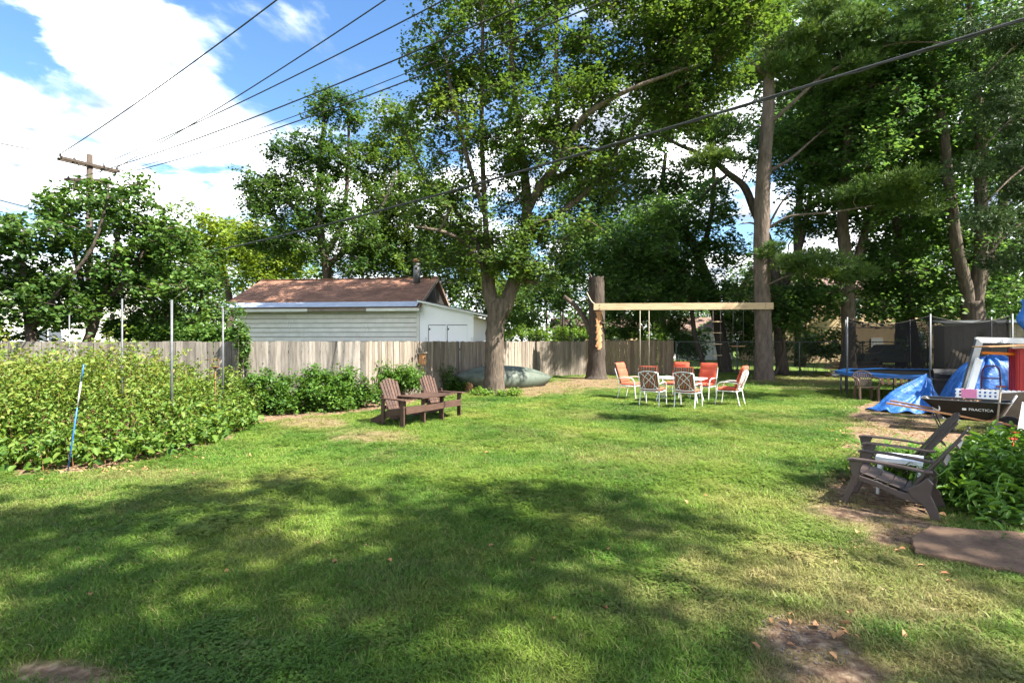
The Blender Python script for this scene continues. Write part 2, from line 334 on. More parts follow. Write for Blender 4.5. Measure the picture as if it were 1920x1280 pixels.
gf = np.stack([ii, ii + ny, ii + ny + 1, ii + 1], 1)
m, n, l = newmat('ground')
out = n.new('ShaderNodeOutputMaterial'); b = n.new('ShaderNodeBsdfPrincipled'); b.inputs['Roughness'].default_value = .95; b.inputs['Specular IOR Level'].default_value = .1; l.new(b.outputs[0], out.inputs[0])
ge = n.new('ShaderNodeNewGeometry')
def nz_(sc, det=5):
    q = n.new('ShaderNodeTexNoise'); q.inputs['Scale'].default_value = sc; q.inputs['Detail'].default_value = det; l.new(ge.outputs['Position'], q.inputs['Vector']); return q.outputs[0]
def ramp_(src, *st):
    q = n.new('ShaderNodeValToRGB'); e = q.color_ramp.elements; e[0].position, e[0].color = st[0][0], (*st[0][1], 1); e[1].position, e[1].color = st[-1][0], (*st[-1][1], 1)
    for p_, c_ in st[1:-1]: x = e.new(p_); x.color = (*c_, 1)
    l.new(src, q.inputs[0]); return q.outputs[0]
gcol = ramp_(nz_(.9, 8), (.3, (.06, .1, .02)), (.5, (.085, .13, .024)), (.7, (.13, .165, .035)))
scol = ramp_(nz_(14, 8), (.32, (.075, .045, .03)), (.48, (.14, .088, .056)), (.58, (.2, .135, .085)), (.72, (.33, .24, .155)))
at = n.new('ShaderNodeAttribute'); at.attribute_name = 'soil'
mm = n.new('ShaderNodeMix'); mm.data_type = 'RGBA'; l.new(at.outputs['Fac'], mm.inputs[0]); l.new(gcol, mm.inputs[6]); l.new(scol, mm.inputs[7]); l.new(mm.outputs[2], b.inputs['Base Color'])
bp = n.new('ShaderNodeBump'); bp.inputs['Strength'].default_value = .8; bp.inputs['Distance'].default_value = .03; l.new(nz_(45, 6), bp.inputs['Height']); l.new(bp.outputs[0], b.inputs['Normal'])
gme = npmesh('ground', gv, gf, 'ground', smooth=True)
a = gme.attributes.new('soil', 'FLOAT', 'POINT'); a.data.foreach_set('value', np.where(near, soil_and_sun_at(X_, Y_), 0).ravel().astype(np.float32))
tag(link('ground', gme), 'back garden lawn with worn patches of bare soil', 'ground', kind='structure')
def ground_z(x, y): return .05 * (fbm(x, y, .7, 77) - .5)

# ------------------------------------------------------------------ grass (instanced tufts)
m, n, l = newmat('grass')
out = n.new('ShaderNodeOutputMaterial'); b = n.new('ShaderNodeBsdfPrincipled'); b.inputs['Roughness'].default_value = .55; b.inputs['Specular IOR Level'].default_value = .25
ge = n.new('ShaderNodeNewGeometry')
base = ramp_(nz_(.55, 6), (.3, (.046, .115, .014)), (.44, (.078, .16, .018)), (.56, (.13, .205, .026)), (.7, (.225, .25, .055)))
oi = n.new('ShaderNodeObjectInfo'); at = n.new('ShaderNodeAttribute'); at.attribute_name = 'tint'
hv = n.new('ShaderNodeHueSaturation'); mr = n.new('ShaderNodeMapRange'); l.new(at.outputs['Fac'], mr.inputs[0]); mr.inputs[3].default_value = .6; mr.inputs[4].default_value = 1.45; l.new(mr.outputs[0], hv.inputs['Value']); l.new(base, hv.inputs['Color'])
dry = n.new('ShaderNodeMix'); dry.data_type = 'RGBA'; dry.inputs[7].default_value = (.34, .27, .13, 1); l.new(hv.outputs[0], dry.inputs[6])
dr = n.new('ShaderNodeMath'); dr.operation = 'GREATER_THAN'; l.new(at.outputs['Fac'], dr.inputs[0]); dr.inputs[1].default_value = .93
dm = n.new('ShaderNodeMath'); dm.operation = 'MULTIPLY'; l.new(dr.outputs[0], dm.inputs[0]); dm.inputs[1].default_value = .7; l.new(dm.outputs[0], dry.inputs[0])
ad_ = n.new('ShaderNodeAttribute'); ad_.attribute_type = 'INSTANCER'; ad_.attribute_name = 'dry'
dry2 = n.new('ShaderNodeMix'); dry2.data_type = 'RGBA'; dry2.inputs[7].default_value = (.25, .19, .085, 1); l.new(ad_.outputs['Fac'], dry2.inputs[0]); l.new(dry.outputs[2], dry2.inputs[6]); dry = dry2
l.new(dry.outputs[2], b.inputs['Base Color'])
tr = n.new('ShaderNodeBsdfTranslucent'); l.new(dry.outputs[2], tr.inputs[0]); ms = n.new('ShaderNodeMixShader'); ms.inputs[0].default_value = .35
l.new(b.outputs[0], ms.inputs[1]); l.new(tr.outputs[0], ms.inputs[2]); l.new(ms.outputs[0], out.inputs[0])
tufts = bpy.data.collections.new('grass_tufts')
def tuft(k, nb, hgt, spread, wid, lean=.5):
    g = np.random.default_rng(100 + k); vs = []; fs = []; tn = []
    for i in range(nb):
        a, r_ = g.uniform(0, 6.283), spread * math.sqrt(g.random()); p = np.array([math.cos(a) * r_, math.sin(a) * r_, -.004]); h_ = hgt * g.uniform(.5, 1.25)
        la = g.uniform(0, 6.283); ln = h_ * lean * g.uniform(.2, 1.6); dv = np.array([math.cos(la) * ln, math.sin(la) * ln, 0]); wv = np.array([-math.sin(la + g.normal() * .6), math.cos(la), 0]) * wid * g.uniform(.7, 1.3) / 2
        mid = p + dv * .35 + np.array([0, 0, h_ * .6]); tip = p + dv + np.array([0, 0, h_ * g.uniform(.75, 1)])
        q = len(vs); vs += [p - wv, p + wv, mid + wv * .8, mid - wv * .8, tip]; fs += [(q, q + 1, q + 2, q + 3), (q + 3, q + 2, q + 4)]; t = g.random(); tn += [t, t]
    me = bpy.data.meshes.new('grass_tuft'); me.from_pydata([tuple(v) for v in vs], [], fs); at = me.attributes.new('tint', 'FLOAT', 'FACE'); at.data.foreach_set('value', tn); me.materials.append(MATS['grass'])
    o = bpy.data.objects.new('grass_tuft', me); tufts.objects.link(o)
for k in range(6): tuft(k, 44, .036, .08, .0042, .9)
for k in range(6, 8): tuft(k, 30, .055, .06, .0055, 1.1)
for k in range(8, 10):   # clover and broad-leaved weeds
    g = np.random.default_rng(300 + k); vs = []; fs = []; tn = []
    for i in range(30):
        a, r_ = g.uniform(0, 6.283), .075 * math.sqrt(g.random()); c = np.array([math.cos(a) * r_, math.sin(a) * r_, g.uniform(.02, .045)]); t = g.uniform(.05, .6)
        for q in range(3):
            b_ = q * 2.094 + a; d = np.array([math.cos(b_), math.sin(b_), g.normal(.1, .2)]) * g.uniform(.007, .013); s = np.array([-d[1], d[0], 0]) * .55; w = len(vs); vs += [c, c + d * .6 + s, c + d, c + d * .6 - s]; fs.append((w, w + 1, w + 2, w + 3)); tn.append(t)
    me = bpy.data.meshes.new('grass_tuft'); me.from_pydata([tuple(v) for v in vs], [], fs); at = me.attributes.new('tint', 'FLOAT', 'FACE'); at.data.foreach_set('value', tn); me.materials.append(MATS['grass']); tufts.objects.link(bpy.data.objects.new('grass_tuft', me))
def scatter(y0, y1, dens, scl, xmax=40):
    n_ = int(dens * (y1 - y0) * (y0 + y1 + 1.2)); g = rng
    y = np.sqrt(g.uniform(y0 ** 2, y1 ** 2, n_)); x = g.uniform(-1, 1, n_) * (y * 1.02 + .5)
    k = np.abs(x) < xmax; x, y = x[k], y[k]
    so_ = soil_and_sun_at(x, y); keep = g.random(len(x)) > np.clip(so_ ** .7 * 1.02 - .12 * (fbm(x, y, 2.2, 66) > .58), 0, 1)
    x, y = x[keep], y[keep]; s = scl * g.uniform(.75, 1.3, len(x)) * (.75 + .6 * fbm(x, y, 1.1, 55))
    return x, y, s
parts = [scatter(2.0, 4.5, 800, .95), scatter(4.5, 8, 420, 1.1), scatter(8, 13, 190, 1.35), scatter(13, 19, 85, 1.65), scatter(19, 29, 26, 2.3, 24)]
px_, py_, ps_ = (np.concatenate([p[i] for p in parts]) for i in range(3))
n_ = len(px_); pv = np.stack([px_, py_, ground_z(px_, py_)], 1)
me = bpy.data.meshes.new('grass'); me.vertices.add(n_); me.vertices.foreach_set('co', pv.astype(np.float32).ravel())
a = me.attributes.new('scl', 'FLOAT_VECTOR', 'POINT'); a.data.foreach_set('vector', np.stack([ps_, ps_, .55 + .35 * ps_], 1).astype(np.float32).ravel())
rv = np.stack([rng.normal(0, .12, n_), rng.normal(0, .12, n_), rng.uniform(0, 6.283, n_)], 1); a = me.attributes.new('rot', 'FLOAT_VECTOR', 'POINT'); a.data.foreach_set('vector', rv.astype(np.float32).ravel())
tall = fbm(px_, py_, .9, 91) > .6
ix = np.where(tall & (rng.random(n_) < .3), rng.integers(6, 8, n_), rng.integers(0, 6, n_)); clov = np.clip((fbm(px_, py_, .75, 131) - .5) * 3, 0, .38) + .05 * ((px_ / py_ > .3) & (py_ < 6.5))
ix = np.where(rng.random(n_) < clov, rng.integers(8, 10, n_), ix)
a = me.attributes.new('idx', 'INT', 'POINT'); a.data.foreach_set('value', ix.astype(np.int32))
dryv = np.clip(soil_and_sun_at(px_, py_) * .9 + 1.3 * (fbm(px_, py_, .5, 201) - .56) + .16 * np.clip((px_ / py_ - .28) * 4, 0, 1) * (py_ < 7) + rng.normal(0, .12, n_), 0, .8)
a = me.attributes.new('dry', 'FLOAT', 'POINT'); a.data.foreach_set('value', dryv.astype(np.float32))
me.update(); me.materials.append(MATS['grass'])
gro = link('grass', me); tag(gro, 'short mown grass covering the lawn', 'grass', kind='stuff')
ng = bpy.data.node_groups.new('scatter_grass', 'GeometryNodeTree')
ng.interface.new_socket('Geometry', in_out='INPUT', socket_type='NodeSocketGeometry'); ng.interface.new_socket('Geometry', in_out='OUTPUT', socket_type='NodeSocketGeometry')
gi = ng.nodes.new('NodeGroupInput'); go = ng.nodes.new('NodeGroupOutput'); ip = ng.nodes.new('GeometryNodeInstanceOnPoints'); ci = ng.nodes.new('GeometryNodeCollectionInfo')
ci.inputs[0].default_value = tufts; ci.inputs['Separate Children'].default_value = True; ci.inputs['Reset Children'].default_value = True
def na(nm, t): q = ng.nodes.new('GeometryNodeInputNamedAttribute'); q.data_type = t; q.inputs[0].default_value = nm; return q.outputs[0]
ng.links.new(gi.outputs[0], ip.inputs['Points']); ng.links.new(ci.outputs[0], ip.inputs['Instance']); ip.inputs['Pick Instance'].default_value = True
ng.links.new(na('idx', 'INT'), ip.inputs['Instance Index']); ng.links.new(na('rot', 'FLOAT_VECTOR'), ip.inputs['Rotation']); ng.links.new(na('scl', 'FLOAT_VECTOR'), ip.inputs['Scale']); ng.links.new(ip.outputs[0], go.inputs[0])
md = gro.modifiers.new('scatter', 'NODES'); md.node_group = ng
# fallen leaves and litter
g = np.random.default_rng(5)
lx = []; ly = []
for (a, b, rx, ry, k) in [(950, 1050, 900, 200, 26), (1700, 1050, 220, 90, 26), (1650, 830, 130, 80, 260), (150, 880, 200, 14, 90), (1500, 1190, 160, 60, 16), (350, 855, 100, 10, 40), (1000, 725, 100, 8, 60)]:
    A = g.normal(a, rx * .5, k); B = np.maximum(g.normal(b, ry * .5, k), 700); Yv = H * F / (B - 640); lx += list((A - 960) / F * Yv); ly += list(Yv)
lx = np.array(lx); ly = np.array(ly); k = len(lx); pos = np.stack([lx, ly, ground_z(lx, ly) + .025], 1)
nr = np.tile([0, 0, 1.], (k, 1)) + g.normal(0, .35, (k, 3)); v, f, _ = leaves(g, pos, nr, g.uniform(.03, .065, k), .7, fold=.2, oval=True)
tag(link('fallen_leaves', npmesh('fallen_leaves', v, f, 'dead_leaf')), 'brown and orange dead leaves scattered on the lawn', 'leaves', kind='stuff')
# stones in the worn patch
mb = MB(); g2 = random.Random(4)
for i in range(170):
    q = G(g2.gauss(1510, 60), g2.gauss(1195, 28)); s_ = g2.uniform(.004, .012)
    vs_ = [Vector((math.cos(t) * s_ * g2.uniform(.7, 1.2), math.sin(t) * s_ * g2.uniform(.7, 1.2), zz)) for zz in (0, s_ * .5) for t in (0, 1.26, 2.51, 3.77, 5.03)]
    z0 = float(ground_z(q.x, q.y)) + .002
    mb.add([Vector((q.x, q.y, z0)) + w for w in vs_] + [Vector((q.x, q.y, z0 + s_ * .8))], [(i_, (i_ + 1) % 5, 5 + (i_ + 1) % 5, 5 + i_) for i_ in range(5)] + [(5 + i_, 5 + (i_ + 1) % 5, 10) for i_ in range(5)])
mat('stone', (.2, .155, .125), (.11, .085, .068), scale=30, rough=.9, world=True)
tag(mb.build('gravel', 'stone'), 'small stones in the bare patch of the lawn', 'gravel', kind='stuff')
# ------------------------------------------------------------------ board fences
pY = G(1433, 712).y
def fence(label, A, B, bw, gap, hgt, m, seed, hvar=.007, post_every=2.4, top=None):
    rr = random.Random(seed); d = B - A; ln = d.length; t = thing('board_fence', label, 'fence', A, math.atan2(d.y, d.x))
    me = []
    for k in range(4):
        h_ = hgt + (k - 1.5) * hvar; w_ = bw * (1 + .06 * (k - 1.5)); me.append(MB().box((w_ / 2, 0, h_ / 2), (w_, .02, h_)).mesh('board', m))
    x = 0
    while x < ln - bw * .6:
        k = rr.randrange(4); o = link('board', me[k], t); o.location = (x, rr.uniform(-.006, .006), rr.uniform(-.005, .005)); o.rotation_euler = (rr.uniform(-.006, .006), rr.uniform(-.008, .008), rr.uniform(-.02, .02)); x += bw * (1 + .06 * (k - 1.5)) + gap * rr.uniform(.4, 1.5)
    for z in (.35, hgt - .3): MB().box((ln / 2, .052, z), (ln, .04, .085)).build('rail', m, t)
    pm = MB().box((0, .125, hgt / 2 - .01), (.09, .09, hgt - .02)).mesh('post', m)
    for i in range(int(ln / post_every) + 1): o = link('post', pm, t); o.location = (min(.1 + i * post_every, ln - .1), 0, 0)
    return t
fence('weathered pale board fence behind the raspberry thicket', F0, F1, .155, .006, 1.8, 'fence_grey', 1)
fence('pale grey board fence stretch directly below the garage siding', F1, F2, .15, .006, 1.8, 'fence_grey', 2)
fence('shaded receding board fence behind the canoe and big maple', F2, F3, .128, .008, 1.8, 'fence_shade', 3)
fence('grey brown board fence between canoe and tall stump', F3, F4, .14, .008, 1.8, 'fence_shade', 4)
fence('brown board fence right of the tall stump behind the patio chairs', F4, F5, .12, .012, 1.86, 'fence_brown', 5, .012)
# board leaning on the fence, small box nailed to the fence
t = thing('nest_box', 'small orange brown wooden box hung on the shaded fence', 'bird box', (F2 + (F3 - F2) * .215) + Vector((.05, -.16, 1.05)), math.atan2((F3 - F2).y, (F3 - F2).x))
MB().box((0, 0, .15), (.2, .16, .36)).build('body', 'bare_wood', t, bevel=.004); MB().box((0, -.03, .35), (.26, .26, .03), (R(-12), 0, 0)).build('roof', 'old_lumber', t); MB().tube([(Vector((0, -.079, .2)), .028), (Vector((0, -.084, .2)), .028)], n=12).build('entrance_hole', 'dark_void', t)

# ------------------------------------------------------------------ garage with lean-to
gc = XY(786, 20.9); gu = Vector((.994, -.11, 0)); ga = math.atan2(gu.y, gu.x)
t = thing('garage', 'white lap sided garage with brown shingle roof and lean to behind the fence', 'building', gc, ga)
Lg, Dg, Ze, Zr, ov = 7.95, 5.4, 3.28, 4.62, .42      # origin: front right corner, x to the left is negative
zc = .19
for r_ in range(17):
    z = .1 + r_ * zc; x = 0; rr = random.Random(r_)
    cuts = sorted([0, rr.uniform(1.2, 3.4), rr.uniform(4, 6.4), Lg])
    for a, b in zip(cuts[:-1], cuts[1:]):
        h_ = min(zc - .016, Ze - .04 - z)
        MB().add([(-b + .004, -.008, z + h_), (-a - .004, -.008, z + h_), (-a - .004, -.055, z), (-b + .004, -.055, z), (-b + .004, .0, z + h_), (-a - .004, 0, z + h_), (-a - .004, 0, z), (-b + .004, 0, z)], [(0, 3, 2, 1), (3, 7, 6, 2), (0, 4, 7, 3), (1, 2, 6, 5), (0, 1, 5, 4)]).build('siding_board', 'white_siding', t)
MB().box((-Lg / 2, Dg / 2, Ze / 2 - .03), (Lg, Dg - .02, Ze - .06)).build('wall', 'dark_void', t)  # dark colour shows between the courses, painting a shadow line under each lap
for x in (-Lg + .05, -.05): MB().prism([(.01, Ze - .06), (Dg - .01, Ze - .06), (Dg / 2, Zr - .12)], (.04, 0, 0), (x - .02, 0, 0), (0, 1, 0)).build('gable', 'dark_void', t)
m, n, l = newmat('shingles')
out = n.new('ShaderNodeOutputMaterial'); b = n.new('ShaderNodeBsdfPrincipled'); b.inputs['Roughness'].default_value = .9; b.inputs['Specular IOR Level'].default_value = .15; l.new(b.outputs[0], out.inputs[0])
tcn = n.new('ShaderNodeTexCoord'); br = n.new('ShaderNodeTexBrick'); l.new(tcn.outputs['Object'], br.inputs['Vector']); br.inputs['Scale'].default_value = 1; br.inputs['Brick Width'].default_value = .3; br.inputs['Row Height'].default_value = .21; br.inputs['Mortar Size'].default_value = .006
br.inputs['Color1'].default_value = (.25, .135, .088, 1); br.inputs['Color2'].default_value = (.16, .085, .06, 1); br.inputs['Mortar'].default_value = (.13, .07, .05, 1); br.inputs['Bias'].default_value = -.1
nz1 = n.new('ShaderNodeTexNoise'); nz1.inputs['Scale'].default_value = 1.3; nz1.inputs['Detail'].default_value = 6; l.new(tcn.outputs['Object'], nz1.inputs['Vector'])
hs1 = n.new('ShaderNodeHueSaturation'); mr1 = n.new('ShaderNodeMapRange'); l.new(nz1.outputs[0], mr1.inputs[0]); mr1.inputs[1].default_value = .3; mr1.inputs[2].default_value = .7; mr1.inputs[3].default_value = .75; mr1.inputs[4].default_value = 1.2; l.new(mr1.outputs[0], hs1.inputs['Value']); l.new(br.outputs[0], hs1.inputs['Color']); l.new(hs1.outputs[0], b.inputs['Base Color'])
sl = (Zr - Ze) / (Dg / 2); y0 = -ov; z0 = Ze - ov * sl + .1; ncr = 15; run = Dg / 2 + ov; xl, xr = -Lg - .6, .12
mb = MB(); bk = MB()
for c in range(ncr):
    ya = y0 + run * c / ncr; yb = y0 + run * (c + 1) / ncr + .03; za = z0 + (ya - y0) * sl; zb = z0 + (yb - y0) * sl
    mb.add([(xl, ya, za + .022), (xr, ya, za + .022), (xr, yb, zb), (xl, yb, zb), (xl, ya, za - .03), (xr, ya, za - .03), (xr, yb, zb - .05), (xl, yb, zb - .05)], [(0, 1, 2, 3), (0, 4, 5, 1), (1, 5, 6, 2), (0, 3, 7, 4), (4, 7, 6, 5)])
rf = mb.build('roof', 'shingles', t)
zt = z0 + run * sl
MB().add([(xl, Dg / 2, zt), (xr, Dg / 2, zt), (xr, Dg + ov, z0), (xl, Dg + ov, z0), (xl, Dg / 2, zt - .05), (xr, Dg / 2, zt - .05), (xr, Dg + ov, z0 - .05), (xl, Dg + ov, z0 - .05)], [(0, 1, 2, 3), (1, 5, 6, 2), (0, 3, 7, 4), (4, 7, 6, 5), (2, 6, 7, 3)]).build('roof_slope', 'shingles', rf)
MB().box(((xl + xr) / 2, Dg / 2, zt + .015), (xr - xl - .02, .24, .02)).build('ridge_cap', 'shingles', rf)
MB().bar((xl - .02, y0 + .18, z0 + .235 * sl + .03), (xr - .1, y0 + .18, z0 + .235 * sl + .03), .52, .012, (0, -sl, 1)).build('eave_flashing', 'flashing', rf)
for a, b in ((xl, -4.6), (-4.58, -2.1), (-2.08, xr)): MB().box(((a + b) / 2, y0 + .015, z0 - .085), (b - a, .03, .13)).build('fascia_board', 'white_siding' if a != -4.58 else 'old_lumber', rf)
mb = MB(); mb.bar((xr - .02, y0, z0 - .05), (xr - .02, Dg / 2, zt - .05), .03, .13); mb.bar((xr - .02, Dg / 2, zt - .05), (xr - .02, Dg + ov, z0 - .05), .03, .13); mb.build('verge_board', 'old_lumber', rf)
cx, cy = -.75, Dg / 2 - .55; czb = z0 + (cy - y0) * sl
ch = MB().tube([(Vector((cx, cy, czb - .1)), .155), (Vector((cx, cy, czb + .95)), .15)], n=14).build('chimney', 'galvanised', rf)
MB().tube([(Vector((cx, cy, czb + .9)), .175), (Vector((cx, cy, czb + 1.06)), .175)], n=14).build('chimney_cap', 'rust', rf)
MB().box((-.035, -.062, Ze / 2 - .05), (.11, .03, Ze - .2)).build('corner_trim', 'white_siding', t)
# lean-to on the right
Lw, zl, zr_ = 2.25, 3.42, 2.93
t2 = t
mb = MB(); mb.prism([(.02, .0), (Lw, 0), (Lw, zr_), (.02, zl)], (0, .05, 0), (0, -.03, 0)); mb.build('lean_to_wall', 'white_paint', t2)
MB().box((Lw - .03, 2.3, zr_ / 2 - .05), (.05, 4.4, zr_ - .1)).build('lean_to_side', 'white_paint', t2)
for a, b in ((.42, 1.12), (1.2, 2.0)):
    d_ = MB().box(((a + b) / 2, -.043, 1.45), (b - a, .02, 2.0)).build('lean_to_door', 'white_paint', t2); MB().box((a + .03, -.06, 2.3), (.05, .02, .08)).build('hinge', 'iron', d_); MB().box((a - .012, -.04, 1.45), (.022, .022, 2.04)).build('gap', 'dark_void', d_); MB().box(((a + b) / 2, -.04, 2.464), (b - a, .022, .024)).build('gap', 'dark_void', d_)  # dark strips painted in for the shade along the door edges
for px in (.3, 2.2): MB().box((px, -.05, 1.0), (.09, .035, 1.95)).build('trim_post', 'white_metal', t2)
sl2 = (zr_ - zl) / Lw
mb = MB(); mb.prism([(-.02, zl + .02), (Lw + .75, zl + .02 + sl2 * (Lw + .77)), (Lw + .75, zl + .09 + sl2 * (Lw + .77)), (-.02, zl + .09)], (0, 4.9, 0), (0, -.22, 0)); lr = mb.build('lean_to_roof', 'slate_grey', t2)
MB().prism([(-.02, zl - .02), (Lw + .75, zl - .02 + sl2 * (Lw + .77)), (Lw + .75, zl + .05 + sl2 * (Lw + .77)), (-.02, zl + .05)], (0, .025, 0), (0, -.246, 0)).build('fascia_board', 'white_metal', lr)
mb = MB()
for i in range(7): mb.bar((Lw, .1 + i * .75, zr_ - .01), (Lw + .7, .1 + i * .75, zr_ - .01 + sl2 * .7), .05, .09)
mb.build('rafters', 'old_lumber', lr)

# ------------------------------------------------------------------ poles in the raspberry bed, stake, lantern stand
for i, (px, py0, Y, r_, lab) in enumerate([(229, 560, 10.0, .016, 'grey metal pole at the left in the raspberry thicket'), (322, 562, 9.4, .021, 'tallest grey metal pole rising from the raspberry thicket'), (418, 578, 12.2, .02, 'thin grey metal pole in front of the garage eave corner'), (130, 590, 10.6, .012, 'thin dark rod in the raspberry thicket by the apple trunk')]):
    b0 = XY(px, Y); top = P(px, py0, Y)
    o = MB().tube([(b0, r_), (top, r_)], n=10).build('metal_pole', 'galvanised', None, b0); o.location = b0; tag(o, lab, 'pole', 'poles in the raspberry bed')
a = G(127, 884); bt = P(157, 683, a.y - .05); t = thing('garden_stake', 'slanting blue garden stake with a white middle before the raspberries', 'stake', a)
dv = bt - a
for q0, q1, mm_, nm in ((0, .6, 'blue_stake', 'lower_rod'), (.6, .84, 'white_metal', 'white_sleeve'), (.84, 1, 'blue_stake', 'upper_rod')): MB().tube([(dv * q0, .008), (dv * q1, .008)], n=8).build(nm, mm_, t)
a = XY(404, 11.4); t = thing('candle_stand', 'rusty iron candle stand among the raspberries', 'garden stake', a)
zz = P(404, 690, 11.4).z; MB().tube([(Vector((0, 0, 0)), .012), (Vector((0, 0, zz)), .012)], n=6).build('stem', 'rust', t); MB().tube([(Vector((0, 0, zz)), .03), (Vector((0, 0, zz + .03)), .09), (Vector((0, 0, zz + .04)), .09)], n=12).build('cup', 'rust', t)
mb = MB()
for k in (-.07, .07): mb.tube([(Vector((k, 0, zz + .03)), .006), (Vector((k * 1.1, 0, zz + .2)), .006)], n=5)
mb.tube([(Vector((-.25, 0, zz + .19)), .006), (Vector((.08, 0, zz + .21)), .006)], n=5); mb.build('cage', 'rust', t)

# ------------------------------------------------------------------ utility poles and wires
def upole(label, base, top, arms, group='utility poles'):
    t = thing('utility_pole', label, 'utility pole', base, group=group)
    MB().tube([(Vector((0, 0, 0)), .17), (Vector((0, 0, top)), .12)], n=10).build('pole', 'pole_wood', t)
    for (z, d, h_, off) in arms:
        d = Vector(d).normalized(); c = Vector((0, 0, z)); sdv = Vector((d.y, -d.x, 0))
        ar = MB().bar(c - d * h_ + sdv * .17, c + d * h_ + sdv * .17, .1, .12).bar(c - d * h_ - sdv * .17, c + d * h_ - sdv * .17, .1, .12).build('crossarm', 'pole_wood', t)
        mb = MB()
        for s in (-1, 1): mb.bar(c + d * s * h_ * .5 + sdv * .1, c - Vector((0, 0, .75)) + sdv * .08, .03, .03)
        mb.build('brace', 'galvanised', ar)
        for q in (-.95, -.5, .5, .95): MB().tube([(c + d * h_ * q + Vector((0, 0, .06)), .03), (c + d * h_ * q + Vector((0, 0, .12)), .055), (c + d * h_ * q + Vector((0, 0, .2)), .035)], n=8).build('insulator', 'iron', ar)
    return t
u1 = XY(168, 24); upole('weathered utility pole with two crossarms above the apple tree', u1, 10.55, [(10.05, (1.2, 1.92, 0), 1.13, 0), (9.3, (1, .12, 0), .95, 0)])
u2 = XY(482, 44); upole('distant utility pole with a single crossarm left of the elm', u2, 11.8, [(11.6, (1, .05, 0), 1.15, 0)])
def wire(label, a, b, r_, sag=0, ext=0, n=24, extra=0, group='overhead wires'):
    a, b = Vector(a), Vector(b); b = a + (b - a) * (1 + ext); pts = [a + (b - a) * (i / n) - Vector((0, 0, 4 * sag * (i / n) * (1 - i / n))) for i in range(n + 1)]
    mb = MB().tube([(p - a, r_) for p in pts], n=6)
    for e in range(extra):
        tw = [(p - a + Vector((math.sin(i * 2.1 + e * 3.14) * r_ * 1.1, 0, math.cos(i * 2.1 + e * 3.14) * r_ * 1.1 - r_ * .6)), r_ * .7) for i, p in enumerate(pts)]; mb.tube(tw, n=6)
    o = mb.build('overhead_wire', 'wire'); o.location = a; return tag(o, label, 'wire', group)
d1 = Vector((1.2, 1.92, 0)).normalized(); top1 = u1 + Vector((0, 0, 10.25)); low1 = u1 + Vector((0, 0, 9.5))
wire('topmost overhead wire crossing the blue sky', top1 - d1 * 1.07, P(500, 0, 14.6), .021, .25, .5)
wire('second overhead wire from the top, ending near the sky edge of the maple', top1 + d1 * 1.07, P(700, 0, 15.4), .021, .3, .4)
wire('third overhead wire from the top across the clouds', top1 + d1 * .5, P(800, 0, 13.5), .021, .3, .4)
wire('uppermost of the three close wires running into the maple crown', low1 + Vector((-.4, 0, 0)), P(807, 67, 13.5), .022, .35, .3)
wire('middle thin one of the three close wires running into the maple crown', low1 + Vector((.4, 0, 0)), P(780, 110, 13.6), .013, .4, .3)
wire('lowest of the three close wires running into the maple crown', low1 + Vector((.9, 0, 0)), P(820, 110, 13.7), .02, .4, .3)
wire('wire from the near utility pole to the distant pole', top1 + d1 * 1.07, u2 + Vector((-1, 0, 11.8)), .022, .3)
wire('wire leaving the near utility pole to the left', top1 - d1 * 1.07, P(-260, 195, 17.5), .022, .2)
wire('low wire crossing the left trees', P(-200, 318, 14), P(330, 445, 22), .018, .2)
wire('lowest wire at the left edge below the utility pole', P(-200, 368, 14), P(160, 412, 17), .01, .2)
wire('thick black twisted service cable sweeping down across the trees', P(2060, -8, 6.2), P(392, 472, 20.5), .019, .22, 0, 60, 2)
wire('thin pale wire above the garage roof', P(500, 463, 34), P(940, 540, 30), .012, .3)

# ------------------------------------------------------------------ canoe
dc = Vector((.85, .53, 0)).normalized(); cc = Vector((-.22, 19.9, .40)); Lc, Bc, Dc = 4.35, .5, .5
t = thing('canoe', 'overturned faded green canoe lying along the fence behind the big maple', 'canoe', (cc.x, cc.y, 0))
Rc = Matrix((dc, Vector((-dc.y, dc.x, 0)), Vector((0, 0, 1)))).transposed() @ Euler((R(42), R(3), 0)).to_matrix()
def hull(u, v, off=0):
    x = -1 + 2 * u; w = Bc * max(0, 1 - abs(x) ** 2.3) ** .75 + .012; dpt = Dc * (1 - .62 * abs(x) ** 2.6); an = -math.pi * .5 + math.pi * v
    yy = math.sin(an); zz = math.cos(an); yy = math.copysign(abs(yy) ** .8, yy)
    return Rc @ Vector((x * Lc / 2 * (1 - .03 * (1 - zz)), yy * (w + off), (zz ** .7 if zz > 0 else 0) * (dpt + off) - .12)) + Vector((0, 0, cc.z))
mb = MB(); mb.grid(lambda u, v: hull(u, v), 40, 18); mb.grid(lambda u, v: hull(1 - u, v, -.02), 40, 18); mb.build('hull', 'canoe_green', t)
mb = MB()
for v_ in (0, 1): mb.tube([(hull(u / 30, v_, .004), .018) for u in range(31)], n=6)
mb.build('gunwale', 'black_plastic', t); MB().tube([(hull(u / 30, .5, .0), .012) for u in range(31)], n=6).build('keel', 'slate_grey', t)
for u in (.3, .7): MB().bar(hull(u, 0), hull(u, 1), .06, .025).build('thwart', 'old_lumber', t)
